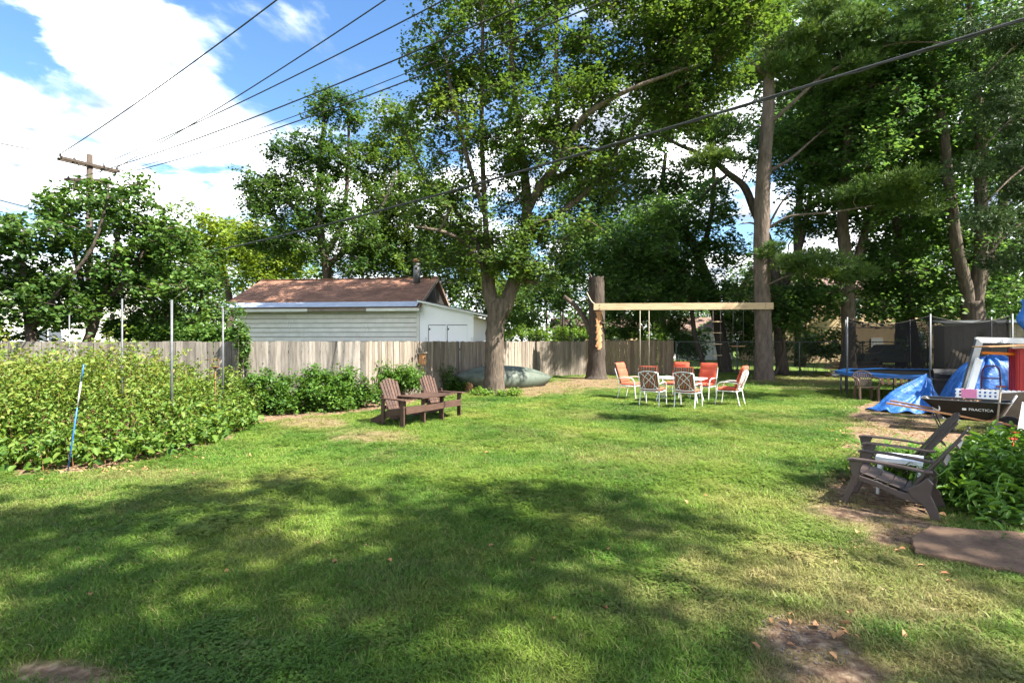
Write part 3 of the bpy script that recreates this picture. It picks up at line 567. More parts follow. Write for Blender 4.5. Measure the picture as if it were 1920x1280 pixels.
# log under the canoe and firewood
a = XY(878, 19.0); o = MB().tube([(Vector((0, 0, 0)), .19), (Vector((.02, 0, .2)), .17), (Vector((.03, 0, .42)), .165)], n=12, rough=.08).build('log', 'bare_wood'); o.location = a; tag(o, 'upright cut log propping the left tip of the canoe', 'log')
for i, (px, py, an, lab) in enumerate([(872, 726, .4, 'split firewood piece left of the upright log'), (886, 728, -.5, 'split firewood piece right of the upright log'), (880, 731, 1.2, 'split firewood piece in front of the upright log')]):
    a = G(px, py); o = MB().prism([(-.1, 0), (.1, .0), (.06, .1), (-.03, .14)], (.36, 0, 0), (-.18, 0, .0), (0, 1, 0)).build('firewood', 'bare_wood'); o.location = a; o.rotation_euler = (0, 0, an); tag(o, lab, 'firewood', 'firewood by the canoe')
o = MB().box((0, 0, .05), (2.4, .2, .1), (0, 0, 0)).build('timber', 'old_lumber', bevel=.01); o.location = G(1172, 699); o.rotation_euler = (0, R(.5), .12); tag(o, 'grey old timber lying on the ground right of the tall stump', 'timber')

# ------------------------------------------------------------------ tall stump and swing beam
sb = G(1118, 710); t = thing('tree_stump', 'tall cut off tree trunk holding the left end of the swing beam', 'tree stump', sb)
sp = smooth_pts([(sb, .58), (sb + Vector((0, 0, .35)), .46), (sb + Vector((.02, 0, 1.5)), .4), (P(1119, 590, sb.y), .385), (P(1118, 540, sb.y), .375), (P(1119, 524, sb.y), .36)], 5); mb = MB().tube(sp, n=18, rough=.05, cap=False)
tp = P(1118, 524, sb.y); g = random.Random(3); nn_ = 18; rim = []
for k in range(nn_): an = 2 * math.pi * k / nn_; rim.append(tp + Vector((math.cos(an) * .36, math.sin(an) * .36, g.uniform(-.05, .22) + (.1 if k % 5 == 0 else 0))))
mb.add(rim + [tp + Vector((0, 0, -.1))] + [tp + Vector((math.cos(2 * math.pi * k / nn_) * .37, math.sin(2 * math.pi * k / nn_) * .37, -.12)) for k in range(nn_)], [(k, (k + 1) % nn_, nn_) for k in range(nn_)] + [(nn_ + 1 + k, nn_ + 1 + (k + 1) % nn_, (k + 1) % nn_, k) for k in range(nn_)]); mb.build('trunk', 'bark_dark', t, sb)
mb = MB()
def patch(u, v):
    z = P(0, 584 + (655 - 584) * u, sb.y).z; w = (.13 + .03 * math.sin(u * 37) + .02 * math.sin(u * 71 + v * 4)) * (1 if u < .93 else .75); an = -math.pi / 2 + .12 + (v - .5) * 2 * w / .4; r_ = .425 + .02 * math.sin(u * 31 + v * 9)
    return Vector((math.cos(an) * r_ + .015, math.sin(an) * r_, z))
mb.grid(patch, 40, 6); mb.build('bare_wood_scar', 'bare_wood', t)
MB().tube([(Vector((.1, -.4, P(0, 605, sb.y).z)), .06), (Vector((.38, -.38, P(0, 607, sb.y).z)), .05)], n=8).build('knot', 'bark', t)
MB().tube(smooth_pts([(P(1108, 625, sb.y) - sb, .16), (P(1098, 600, sb.y + .2) - sb, .14), (P(1080, 575, sb.y + .5) - sb, .12), (P(1058, 556, sb.y + .8) - sb, .1)], 4), n=9, rough=.06).build('side_limb', 'bark', t)
MB().tube(smooth_pts([(P(1100, 548, sb.y - .5) - sb, .03), (P(1110, 566, sb.y - .5) - sb, .03), (P(1124, 574, sb.y - .5) - sb, .03)], 4), n=7).build('rope_loop', 'rope', t)
b1 = P(1113, 575, sb.y - .53); b2 = P(1450, 573.5, pY - .52)
t = thing('swing_beam', 'long new lumber beam spanning from the tall stump to the white pine', 'beam', ((b1 + b2) / 2).xy.to_3d()); o_ = Vector(t.location)
MB().bar(b1, b2, .05, .31).build('plank', 'new_lumber', t, o_, bevel=.004); dvb = (b2 - b1).normalized(); MB().bar(b1 + dvb * .3 + Vector((0, .052, -.01)), b1 + dvb * 4.2 + Vector((0, .052, -.01)), .048, .29).build('backing_plank', 'new_lumber', t, o_)
for q in (.035, .955):
    for k in (-.07, .08): MB().tube([(b1 + (b2 - b1) * q + Vector((0, -.026, k)), .022), (b1 + (b2 - b1) * q + Vector((0, -.045, k)), .022)], n=8).build('bolt', 'iron', t, o_)
def bpt(px):
    q = (px - 1113) / (1450 - 1113); c = b1 + (b2 - b1) * q; return Vector((c.x, c.y, c.z - .15))
t = thing('rope_swing', 'board swing on two pale ropes below the left half of the beam', 'swing', bpt(1210).xy.to_3d(), group='swings'); o_ = Vector(t.location)
pa, pbq = bpt(1202), bpt(1219)
for q in (pa, pbq): MB().tube([(q, .013), (Vector((q.x, q.y, .5)), .013)], n=6).build('rope', 'rope', t, o_)
MB().box((pa + pbq) / 2 * 1 - Vector((0, 0, (pa.z + pbq.z) / 2 - .49)), (.62, .2, .035)).build('seat', 'old_lumber', t, o_)
t = thing('trapeze', 'trapeze bar on two dark ropes beside the white pine', 'swing', bpt(1385).xy.to_3d(), group='swings'); o_ = Vector(t.location); pa, pbq = bpt(1376), bpt(1395); zb = P(0, 649, pa.y).z
for q in (pa, pbq): MB().tube([(q, .011), (Vector((q.x, q.y, zb)), .011)], n=6).build('rope', 'rope_dark', t, o_)
MB().tube([(Vector((pa.x - .08, pa.y, zb)), .02), (Vector((pbq.x + .08, pbq.y, zb)), .02)], n=8).build('bar', 'bare_wood', t, o_)
t = thing('rope_ladder', 'rope ladder with pale rungs hanging from the middle right of the beam', 'rope ladder', bpt(1346).xy.to_3d(), group='swings'); o_ = Vector(t.location); pa, pbq = bpt(1339), bpt(1353)
for q in (pa, pbq): MB().tube([(q, .01), (Vector((q.x, q.y, .7)), .01)], n=6).build('rope', 'rope_dark', t, o_)
for py in (603, 624, 645, 666): zz = P(0, py, pa.y).z; MB().tube([(Vector((pa.x - .06, pa.y, zz)), .018), (Vector((pbq.x + .06, pbq.y, zz)), .018)], n=8).build('rung', 'new_lumber', t, o_)

# ------------------------------------------------------------------ chain link fences
def chainlink(label, A, B, hgt, seed, step=3.2, mesh_=True, m='galvanised', rmid=True):
    d = (B - A); ln = d.length; t = thing('chain_link_fence', label, 'fence', A, math.atan2(d.y, d.x)); pm = MB().tube([(Vector((0, 0, 0)), .032), (Vector((0, 0, hgt + .03)), .032), (Vector((0, 0, hgt + .06)), .01)], n=8).mesh('post', m)
    for i in range(int(ln / step) + 1): o = link('post', pm, t); o.location = (i * step, 0, 0)
    MB().tube([(Vector((0, 0, hgt)), .022), (Vector((ln, 0, hgt)), .022)], n=8).build('top_rail', m, t)
    if mesh_:
        mb = MB(); s_ = .11; k = 0; x = -hgt
        while x < ln:
            a = max(0, -x); b = min(hgt, ln - x)
            if b > a: mb.tube([(Vector((x + a, .02, a)), .0028), (Vector((x + b, .02, b)), .0028)], n=3, cap=False); mb.tube([(Vector((x + a, -.02, hgt - a)), .0028), (Vector((x + b, -.02, hgt - b)), .0028)], n=3, cap=False)
            x += s_
        o = mb.build('wire_mesh', m, t); o['kind'] = 'stuff'
    return t
chainlink('galvanised chain link fence from the brown board fence to the right edge', F5 + Vector((.15, 0, 0)), Vector((30, 26.0, 0)), 1.78, 1)
chainlink('taller dark railed fence in front of the beige house', XY(1470, 35), XY(1800, 35.5), 2.75, 2, 4.3, False, 'iron')

# ------------------------------------------------------------------ neighbouring buildings and car
def house(label, c, ang, w, d, hgt, rise, wall, wins, roofm='roof_brown', name='house', door=None, ridge_x=True):
    t = thing(name, label, 'house', c, ang); MB().box((0, d / 2, hgt / 2), (w, d, hgt)).build('wall', wall, t)
    ov = .4; mb = MB(); mb.prism([(-ov, hgt - .1), (d / 2, hgt + rise), (d + ov, hgt - .1), (d + ov, hgt + .08), (d / 2, hgt + rise + .18), (-ov, hgt + .08)], (w + 2 * ov, 0, 0), (-w / 2 - ov, 0, 0), (0, 1, 0)); mb.build('roof', roofm, t)
    for x in (-w / 2 + .01, w / 2 - .06): MB().prism([(0, hgt), (d, hgt), (d / 2, hgt + rise - .05)], (.05, 0, 0), (x, 0, 0), (0, 1, 0)).build('gable', wall, t)
    for (x, z, ww, hh) in wins:
        f_ = MB().box((x, -.02, z), (ww + .16, .06, hh + .16)).build('window', 'white_paint', t); MB().box((x, -.055, z), (ww, .02, hh)).build('pane', 'glass', f_); MB().box((x, -.075, z), (.05, .02, hh)).box((x, -.0755, z), (ww, .018, .05)).build('muntin', 'white_paint', f_); MB().box((x, -.07, z - hh / 2 - .1), (ww + .26, .12, .06)).build('sill', 'white_paint', f_)
    if door: dd = MB().box((door[0], -.03, 1.05), (.95, .06, 2.1)).build('door', 'white_paint', t); MB().box((door[0] + .35, -.08, 1.0), (.05, .06, .05)).build('handle', 'iron', dd)
    return t
house('beige brick house half hidden by the dark maples on the right', XY(1625, 43), R(-4), 15, 8, 6.2, 2.4, 'beige_brick', [(-5, 4.6, 1.3, 1.4), (-1.2, 4.6, 1.3, 1.4), (3, 4.6, 1.3, 1.4), (-5, 1.7, 1.5, 1.4), (3.5, 1.8, 2.2, 1.4)], door=(.8,))
house('small white garage far behind the chain link fence', XY(1318, 50), R(2), 6, 5, 2.9, 1.2, 'white_paint', [(-1.6, 1.6, .9, .9)], name='white_garage', door=(1.2,))
house('brown roofed outbuilding beyond the hedge behind the tall stump', XY(1120, 56), 0, 9, 5, 3.3, 1.0, 'beige_brick', [(-2, 2.2, 1.2, 1), (2, 2.2, 1.2, 1)], name='outbuilding')
house('white house glimpsed through the trees at the far left', XY(25, 31), R(14), 9, 8, 5.4, .9, 'white_siding', [(-2.2, 4.2, 1.1, 1.2), (1.8, 4.2, 1.1, 1.2), (-2.2, 1.8, 1.1, 1.4), (1.8, 1.8, 1.4, 1.4)], 'slate_grey', door=(-.2,))
t = thing('parked_car', 'dark parked car seen through the trampoline net', 'car', XY(1668, 36), R(-6))
def carsec(x, yb): return [(x, -.85, .35), (x, -.9, .75), (x, -.86, .98), (x, .86, .98), (x, .9, .75), (x, .85, .35)]
mb = MB(); prof = [(-2.2, .8), (-2.15, .95), (-1.3, 1.02), (1.6, 1.05), (2.1, 1.0), (2.2, .8), (2.15, .35), (-2.15, .32)]; mb.prism(prof, (0, 1.8, 0), (0, -.9, 0)); mb.build('body', 'car_dark', t, bevel=.06)
MB().prism([(-1.2, 1.0), (-.55, 1.58), (1.3, 1.6), (1.95, 1.02)], (0, 1.6, 0), (0, -.8, 0)).build('cabin', 'car_dark', t, bevel=.05)
for a, b in ((-.95, .2), (.28, 1.55)): MB().prism([(a + (.0 if a > 0 else .0), 1.06), (a + (.5 if a < 0 else 0), 1.5), (b - (.0 if b < 1 else .28), 1.52), (b, 1.06)], (0, .02, 0), (0, -.825, 0)).build('side_window', 'glass', t)
for x in (-1.35, 1.4):
    for y in (-.86, .86): w_ = MB().tube([(Vector((x, y - .1, .33)), .33), (Vector((x, y + .1, .33)), .33)], n=18).build('wheel', 'tyre', t); MB().tube([(Vector((x, y - .11, .33)), .19), (Vector((x, y + .11, .33)), .19)], n=14).build('rim', 'galvanised', w_)
for y in (-.6, .6): MB().box((-2.19, y, .78), (.06, .32, .14)).build('headlight', 'sticker', t)
# ------------------------------------------------------------------ trees
def clump_leaves(g, C, per, rad, size, flat=.65, up=.7, aspect=.75, oval=False, droop=.2, ntw=9, twigs=None):
    """sprays of leaves along short twigs radiating from the centres C (n,3); rad may be an array"""
    n = len(C); rad = np.broadcast_to(np.asarray(rad, float), (n,))
    D = rnd_unit(g, n * ntw); D[:, 2] = D[:, 2] * flat + .1; ln = np.repeat(rad, ntw) * g.uniform(.55, 1.2, n * ntw); E = D * ln[:, None]; E[:, 2] -= .1 * ln
    idx = np.repeat(np.arange(n), per); k = len(idx); j = idx * ntw + g.integers(0, ntw, k); t_ = g.random(k) ** .65 * .9 + .13
    pos = C[idx] + E[j] * t_[:, None] + g.normal(0, 1, (k, 3)) * (size * .42 + .05 * rad[idx])[:, None]
    nr = rnd_unit(g, k) * .7 + D[j] * .3; nr[:, 2] = np.abs(nr[:, 2]) * .5 + nr[:, 2] * .5 + up
    tint = g.normal(.42, .13, n)[idx] + g.normal(0, .1, n * ntw)[j] + g.normal(0, .13, k)
    if twigs is not None:
        S = np.repeat(C, ntw, 0); s = unit(np.cross(E, rnd_unit(g, n * ntw))) * np.minimum(.012, .02 * ln)[:, None]; twigs.append(np.stack([S - s, S + s, S + E], 1).reshape(-1, 3))
    return leaves(g, pos, nr, size * g.uniform(.6, 1.35, k), aspect, tint, droop=droop, oval=oval)
def tufts_needles(g, C, per, rad, flat, L_=.16, w=.018, nn=9, up=.5, outward=None):
    """pine tufts: thin triangles fanning from points round the centres"""
    n = len(C); idx = np.repeat(np.arange(n), per); k = len(idx); rad = np.broadcast_to(np.asarray(rad, float), (n,))
    off = rnd_unit(g, k) * (g.random(k) ** .4)[:, None]; off[:, 2] *= flat; pos = C[idx] + off * rad[idx][:, None]
    ax = off * .8 + rnd_unit(g, k) * .3; ax[:, 2] += up
    if outward is not None: ax += outward[idx] * .6
    ax = unit(ax); j = np.repeat(np.arange(k), nn); d = unit(ax[j] + rnd_unit(g, k * nn) * .62)
    s = unit(np.cross(d, rnd_unit(g, k * nn))) * w * .5; b = pos[j]; L2 = L_ * g.uniform(.7, 1.2, k * nn)[:, None]
    v = np.stack([b - s, b + s, b + d * L2], 1).reshape(-1, 3); tint = (g.normal(.45, .15, n)[idx][j] + g.normal(0, .12, k * nn))
    return v, np.arange(len(v)).reshape(-1, 3), tint
def blob_points(g, blobs, n, lo=.25):
    w = np.array([b[2] if len(b) > 2 else b[1][0] * b[1][1] * b[1][2] for b in blobs], float); w /= w.sum(); out = []
    for (b, k) in zip(blobs, g.multinomial(n, w)):
        q = rnd_unit(g, k) * (lo + (1 - lo) * g.random(k) ** .5)[:, None]; out.append(np.array(b[0]) + q * np.array(b[1]))
    return np.concatenate(out)
def branch_out(g, nodes, C, r0=.05, sag=.0, sides=5):
    """join every centre to the nearest point of the growing skeleton; returns a MB of branches"""
    mb = MB(); nd_ = [np.array([*p, r]) for p, r in nodes]; A = np.array(nd_)
    d0 = np.array([np.min(np.linalg.norm(A[:, :3] - c, axis=1)) for c in C]); order = np.argsort(d0)
    buf = np.zeros((len(A) + len(C) * 4, 4)); buf[:len(A)] = A; m_ = len(A)
    for i in order:
        c = C[i]; dv = buf[:m_, :3] - c; cost = np.linalg.norm(dv, axis=1) + .7 * np.maximum(0, dv[:, 2]) ; j = int(np.argmin(cost)); a = buf[j, :3]; ra = min(buf[j, 3] * .7, r0 * (.5 + .25 * np.linalg.norm(c - a)))
        ra = max(ra, .008); ln = np.linalg.norm(c - a)
        pts = []
        for t in (0, .35, .7, 1.):
            q = a + (c - a) * t + g.normal(0, .05 * ln, 3) * (0 < t < 1); q[2] += ln * (.1 - sag) * math.sin(math.pi * t)
            pts.append((Vector(q), ra * (1 - .75 * t) + .004))
        mb.tube(pts, n=sides, cap=False)
        for q, r in pts[1:]: buf[m_] = [*q, r]; m_ += 1
    return mb
def tree(name, label, cat, base, limbs, blobs, nclump, per, crad, lsize, leaf, bark, seed, group=None, sides=12, flat=.65, up=.7, aspect=.75, trunk_part='trunk', r0=.05, oval=False, rough=.06, lo=.25, droop=.2):
    g = np.random.default_rng(seed); base = Vector(base); t = thing(name, label, cat, base, group=group)
    mb = MB(); nodes = []
    for i, lb in enumerate(limbs):
        sp = smooth_pts(lb, 5); mb.tube(sp, n=sides if sp[0][1] > .12 else 7, rough=rough, seed=seed + i)
        nodes += [(p, r) for p, r in (sp if i else sp[len(sp) // 2:])]
    mb.build('trunk', bark, t, base)
    C = blob_points(g, blobs, nclump, lo)
    branch_out(g, nodes, C, r0).build('branches', bark, t, base)['kind'] = 'stuff'; tw = []
    v, f, ti = clump_leaves(g, C, per, crad * g.uniform(.7, 1.3, len(C)), lsize, flat, up, aspect, oval, droop, 9, tw)
    tw = tw[0] - np.array(base); link('twigs', npmesh('twigs', tw, np.arange(len(tw)).reshape(-1, 3), bark), t)['kind'] = 'stuff'
    link('crown', npmesh('crown', v - np.array(base), f, leaf, ti), t); return t
def LB(Y, *pts):
    """limb traced as (px, py, radius[, dY])"""
    return [(P(p[0], p[1], Y + (p[3] if len(p) > 3 else 0)), p[2]) for p in pts]
def BL(Y, *bl):
    """crown masses as (px, py, rx px, ry px[, depth m, dY, weight])"""
    o = []
    for b in bl:
        dY = b[5] if len(b) > 5 else 0; YY = Y + dY; r = (b[2] / F * YY, b[4] if len(b) > 4 else (b[2] + b[3]) / 2 / F * YY, b[3] / F * YY)
        o.append((tuple(P(b[0], b[1], YY)), r) + ((b[6],) if len(b) > 6 else (r[0] * r[2] * max(r[1], 1) ** .5,)))
    return o
# the big multi-stemmed maple in the middle of the garden
mY = G(925, 738).y
tree('maple_tree', 'large forked maple with furrowed trunk standing in the lawn before the canoe', 'tree', G(925, 738), [
    LB(mY, (925, 750, .5), (926, 735, .4), (927, 700, .345), (927, 650, .325), (929, 610, .32), (935, 578, .36), (938, 560, .3)),
    LB(mY, (930, 590, .26), (921, 560, .25), (916, 535, .235), (915, 508, .215), (914, 500, .16), (912, 440, .1), (906, 330, .09), (903, 200, .075), (905, 60, .06), (903, -60, .045), (900, -150, .03)),
    LB(mY, (940, 590, .26), (955, 552, .24), (966, 515, .215), (977, 475, .2), (985, 430, .19), (988, 385, .175), (984, 330, .15), (974, 250, .115), (962, 150, .095), (958, 50, .075), (962, -60, .05), (960, -170, .03)),
    LB(mY, (987, 400, .14), (1015, 345, .13, -.4), (1050, 300, .115, -.9), (1090, 225, .095, -1.3), (1160, 178, .075, -1.6), (1240, 145, .05, -1.8), (1310, 120, .03, -1.8)),
    LB(mY, (985, 440, .15), (1015, 418, .135, .3), (1060, 392, .12, .5), (1105, 352, .105, .8), (1135, 318, .09, 1), (1155, 285, .07, 1.1), (1170, 230, .04, 1.2)),
    LB(mY, (986, 385, .13), (1020, 350, .12, .6), (1070, 318, .1, 1.2), (1112, 285, .08, 1.6), (1180, 265, .05, 2)),
    LB(mY, (1040, 310, .1, -.8), (1045, 220, .09, -.5), (1043, 100, .075, -.2), (1045, -40, .05), (1050, -140, .03)),
    LB(mY, (914, 500, .12), (885, 440, .1, .3), (845, 385, .08, .5), (800, 340, .06, .7), (760, 250, .035, .8)),
    LB(mY, (916, 520, .1), (880, 462, .08, -.8), (835, 436, .06, -1.4), (780, 425, .03, -1.8)),
    LB(mY, (908, 400, .09), (880, 310, .075, -.6), (850, 190, .055, -1), (830, 80, .04, -1)),
    LB(mY, (970, 528, .09), (990, 527, .075, -.2), (1006, 533, .06, -.3)),
], BL(mY, (890, 70, 130, 100, 2.6), (820, 150, 75, 90, 1.8, 0, 4), (770, 230, 50, 60, 1.2, 0, 1.5), (1040, 60, 170, 110, 3), (1180, 80, 130, 110, 2.5), (1270, 170, 90, 100, 2), (930, 250, 130, 90, 3), (1080, 210, 130, 80, 2.5),
    (800, 370, 80, 75, 2), (900, 400, 110, 70, 2.6), (1130, 330, 55, 40, 1.6, 0, 2.2), (870, 470, 90, 40, 1.8), (1010, 300, 90, 70, 2.5), (960, 480, 70, 40, 1.5, -.5, 2.5), (1050, 440, 80, 34, 1.8, 0, 3), (840, 478, 70, 26, 1.6, 0, 2), (1015, 515, 50, 24, 1.3, .5, 1.5), (1000, -120, 330, 110, 3.5), (1330, 90, 90, 110, 2.2, -.5, 9), (1380, 30, 60, 60, 2, -.5, 4), (1240, 60, 90, 90, 2.4, 0, 7), (1300, 200, 60, 50, 1.6, -.5, 3)),
    760, 150, .88, .125, 'leaf_main', 'bark', 11, sides=16, rough=.07)
# elm behind the garage
Ye = 33
tree('elm_tree', 'tall dark green elm with two leafy spires behind the garage', 'tree', XY(620, Ye), [
    LB(Ye, (620, 695, .4), (618, 600, .33), (612, 500, .28), (600, 420, .22), (598, 330, .16), (606, 240, .1), (608, 180, .05)),
    LB(Ye, (610, 480, .2), (640, 420, .17), (652, 330, .12), (654, 240, .08), (655, 190, .04)),
    LB(Ye, (604, 450, .18), (560, 400, .14), (520, 360, .1), (490, 340, .05)),
    LB(Ye, (612, 500, .2), (680, 440, .15), (720, 380, .1), (745, 320, .05))],
    BL(Ye, (608, 205, 20, 40, 1, 0, 2.2), (655, 205, 20, 36, 1, 0, 2), (630, 290, 50, 50, 2.2, 0, 6), (545, 290, 36, 45, 1.8, 0, 4), (500, 350, 40, 34, 1.6, 0, 3.5), (475, 385, 34, 20, 1.3, 0, 2), (575, 380, 95, 60, 3, 0, 16), (620, 460, 120, 60, 3.4, 0, 20), (500, 440, 40, 50, 2, 0, 4)),
    330, 95, 1.0, .2, 'leaf_elm', 'bark_dark', 21, r0=.07)
Ye = 36
tree('linden_tree', 'light green rounded tree between the elm and the big maple', 'tree', XY(770, Ye), [
    LB(Ye, (770, 690, .38), (770, 560, .3), (765, 450, .22), (750, 340, .13), (740, 240, .06)), LB(Ye, (768, 520, .2), (820, 450, .14), (850, 380, .07))],
    BL(Ye, (740, 260, 55, 70, 2.5), (715, 340, 70, 70, 3), (690, 430, 60, 50, 3), (790, 400, 90, 80, 3.5), (850, 480, 100, 60, 3.5), (770, 500, 110, 50, 3.5), (890, 545, 70, 45, 3.5), (940, 560, 50, 50, 3), (700, 470, 60, 50, 3)),
    450, 88, 1.15, .23, 'leaf_main', 'bark_dark', 22, r0=.07)
# trees on the left, behind the board fence
Ya = 15.5
tree('apple_tree', 'sunlit apple tree leaning over the left fence below the utility pole', 'tree', XY(168, Ya), [
    LB(Ya, (150, 760, .17), (160, 660, .15), (172, 620, .13), (190, 560, .11), (215, 480, .08), (225, 400, .05), (230, 350, .03)), LB(Ya, (172, 620, .1), (160, 560, .09), (140, 480, .06), (120, 410, .04)), LB(Ya, (185, 580, .08), (240, 520, .07), (290, 440, .04))],
    BL(Ya, (240, 365, 50, 35, 1.1), (290, 400, 40, 50, 1.1), (150, 400, 55, 45, 1.2), (100, 390, 25, 30, .6, 0, .5), (215, 450, 110, 65, 1.6), (250, 530, 110, 60, 1.5), (140, 530, 80, 60, 1.4), (330, 470, 30, 60, 1)),
    200, 58, .46, .13, 'leaf_apple', 'bark', 31, r0=.035, oval=True)
Ya = 13.9
tree('cherry_tree', 'dark leaved tree in the shade at the far left of the fence', 'tree', XY(55, Ya), [
    LB(Ya, (60, 770, .14), (58, 640, .12), (50, 560, .1), (40, 480, .06), (45, 430, .03)), LB(Ya, (58, 620, .08), (100, 560, .06), (170, 470, .045), (200, 380, .03), (203, 345, .02))],
    BL(Ya, (25, 440, 60, 30, 1, 0, 2), (80, 450, 50, 34, 1, 0, 1.6), (196, 390, 16, 40, .35, 0, .7), (30, 540, 60, 70, 1.2, 0, 4), (110, 560, 60, 60, 1.1, 0, 3), (40, 610, 90, 40, 1.1, 0, 2.4), (-60, 520, 60, 90, 1.2, 0, 4)),
    140, 56, .4, .135, 'leaf_elm', 'bark_dark', 32, r0=.03, oval=True)
Ya = 17.5
tree('lilac_bush', 'multi stemmed lilac with crooked pale trunks beside the garage corner', 'shrub', XY(345, Ya), [
    LB(Ya, (340, 735, .1), (335, 660, .09), (350, 610, .08), (375, 580, .06), (378, 540, .04)), LB(Ya, (330, 740, .1), (320, 640, .08), (310, 560, .06), (320, 490, .04)), LB(Ya, (345, 735, .07), (360, 620, .05), (350, 560, .03)), LB(Ya, (320, 740, .07), (290, 630, .06), (285, 590, .05), (320, 560, .03))],
    BL(Ya, (330, 500, 70, 60, 1.5), (390, 510, 40, 50, 1.3), (300, 600, 70, 36, 1.3, 0, 1.6), (400, 590, 30, 40, 1, 0, 1), (270, 560, 50, 50, 1.2), (390, 635, 50, 14, 1, 0, 1)),
    150, 75, .5, .12, 'leaf_apple', 'bark', 33, r0=.035)
for i, (px, YY, lab, bl) in enumerate([
    (430, 40, 'yellow green willow in full sun behind the second utility pole', [(400, 450, 70, 40, 3), (395, 420, 35, 25, 2), (440, 490, 60, 50, 3), (370, 500, 60, 50, 3)]),
    (505, 44, 'pale feathery tree at the left edge of the elm', [(460, 440, 30, 30, 2), (500, 480, 60, 50, 3), (530, 500, 50, 40, 3)])]):
    tree('willow_tree', lab, 'tree', XY(px, YY), [LB(YY, (px, 690, .35), (px, 560, .25), (px - 20, 470, .12))], BL(YY, *bl), 130, 80, 1.2, .26, 'leaf_yellow', 'bark_dark', 41 + i, r0=.06)

# right hand side: pine, maples, spruce
pY = G(1433, 712).y
def pine(name, label, base, limbs, blobs, n, per, rad, flat, leaf, seed, L_=.2, w=.022, extra=(), group=None, up=.5, nn=9):
    g = np.random.default_rng(seed); t = thing(name, label, 'tree', base, group=group); mb = MB(); nodes = []
    for i, lb in enumerate(limbs):
        sp = smooth_pts(lb, 5); mb.tube(sp, n=14 if sp[0][1] > .15 else 6, rough=.06, seed=seed + i); nodes += sp[len(sp) // 3:] if i == 0 else sp
    mb.build('trunk', 'bark_pine', t, base)
    C = blob_points(g, blobs, n, .1); branch_out(g, nodes, C, .045, sag=.05).build('branches', 'bark_pine', t, base)['kind'] = 'stuff'
    v, f, ti = tufts_needles(g, C, per, rad * g.uniform(.7, 1.3, len(C)), flat, L_, w, nn, up)
    link('crown', npmesh('crown', v - np.array(base), f, leaf, ti), t); return t
pine('white_pine', 'tall straight white pine trunk holding the right end of the swing beam', G(1433, 712), [
    LB(pY, (1434, 722, .5), (1433, 705, .43), (1432, 660, .39), (1430, 580, .36), (1428, 480, .345), (1429, 400, .335), (1432, 320, .32), (1440, 220, .27), (1441, 140, .23), (1438, 40, .18), (1436, -60, .13), (1434, -180, .06)),
    LB(pY, (1440, 428, .07), (1475, 408, .06, -.5), (1510, 402, .05, -.9), (1560, 398, .04, -1.2), (1640, 385, .025, -1.4)),
    LB(pY, (1440, 425, .06), (1462, 385, .045, -.4), (1480, 362, .03, -.6)),
    LB(pY, (1444, 320, .09), (1480, 300, .075, .4), (1520, 265, .06, .7), (1550, 240, .045, .8)),
    LB(pY, (1446, 230, .1), (1490, 190, .09, -.4), (1540, 145, .075, -.8), (1610, 108, .06, -1.2), (1680, 82, .045, -1.4), (1770, 80, .03, -1.6)),
    LB(pY, (1428, 540, .05), (1470, 520, .04, -.9), (1530, 505, .03, -1.4), (1590, 500, .02, -1.5)),
    LB(pY, (1425, 425, .05), (1408, 418, .04), (1388, 420, .02)),
    LB(pY, (1440, 150, .08), (1400, 110, .06, -.6), (1340, 90, .04, -1), (1300, 70, .03, -1.2)),
    LB(pY, (1440, 100, .08), (1500, 50, .06, -.5), (1560, 10, .04, -.8))],
    BL(pY, (1660, 362, 85, 26, 1.5, -1.2, 5), (1735, 385, 30, 16, .8, -1.3, 1), (1585, 350, 30, 20, .8, -1.2, 1), (1530, 500, 80, 24, 1.3, -1.3, 4), (1600, 512, 26, 12, .7, -1.4, 1), (1450, 480, 26, 20, .7, -.6, 1), (1480, 60, 130, 50, 2.4, -.3, 7), (1600, 70, 110, 45, 2, -1, 6), (1720, 50, 90, 36, 2, -1.4, 4), (1450, 130, 60, 50, 1.6, 0, 3), (1350, 245, 45, 30, 1.4, 0, 2), (1345, 300, 60, 14, 1.2, 0, 2), (1330, 50, 60, 50, 1.5, -.8, 2), (1540, 130, 80, 30, 1.5, -.6, 3), (1450, -60, 200, 70, 3, 0, 6)),
    190, 100, .72, .42, 'needle', 51, L_=.25, w=.034)
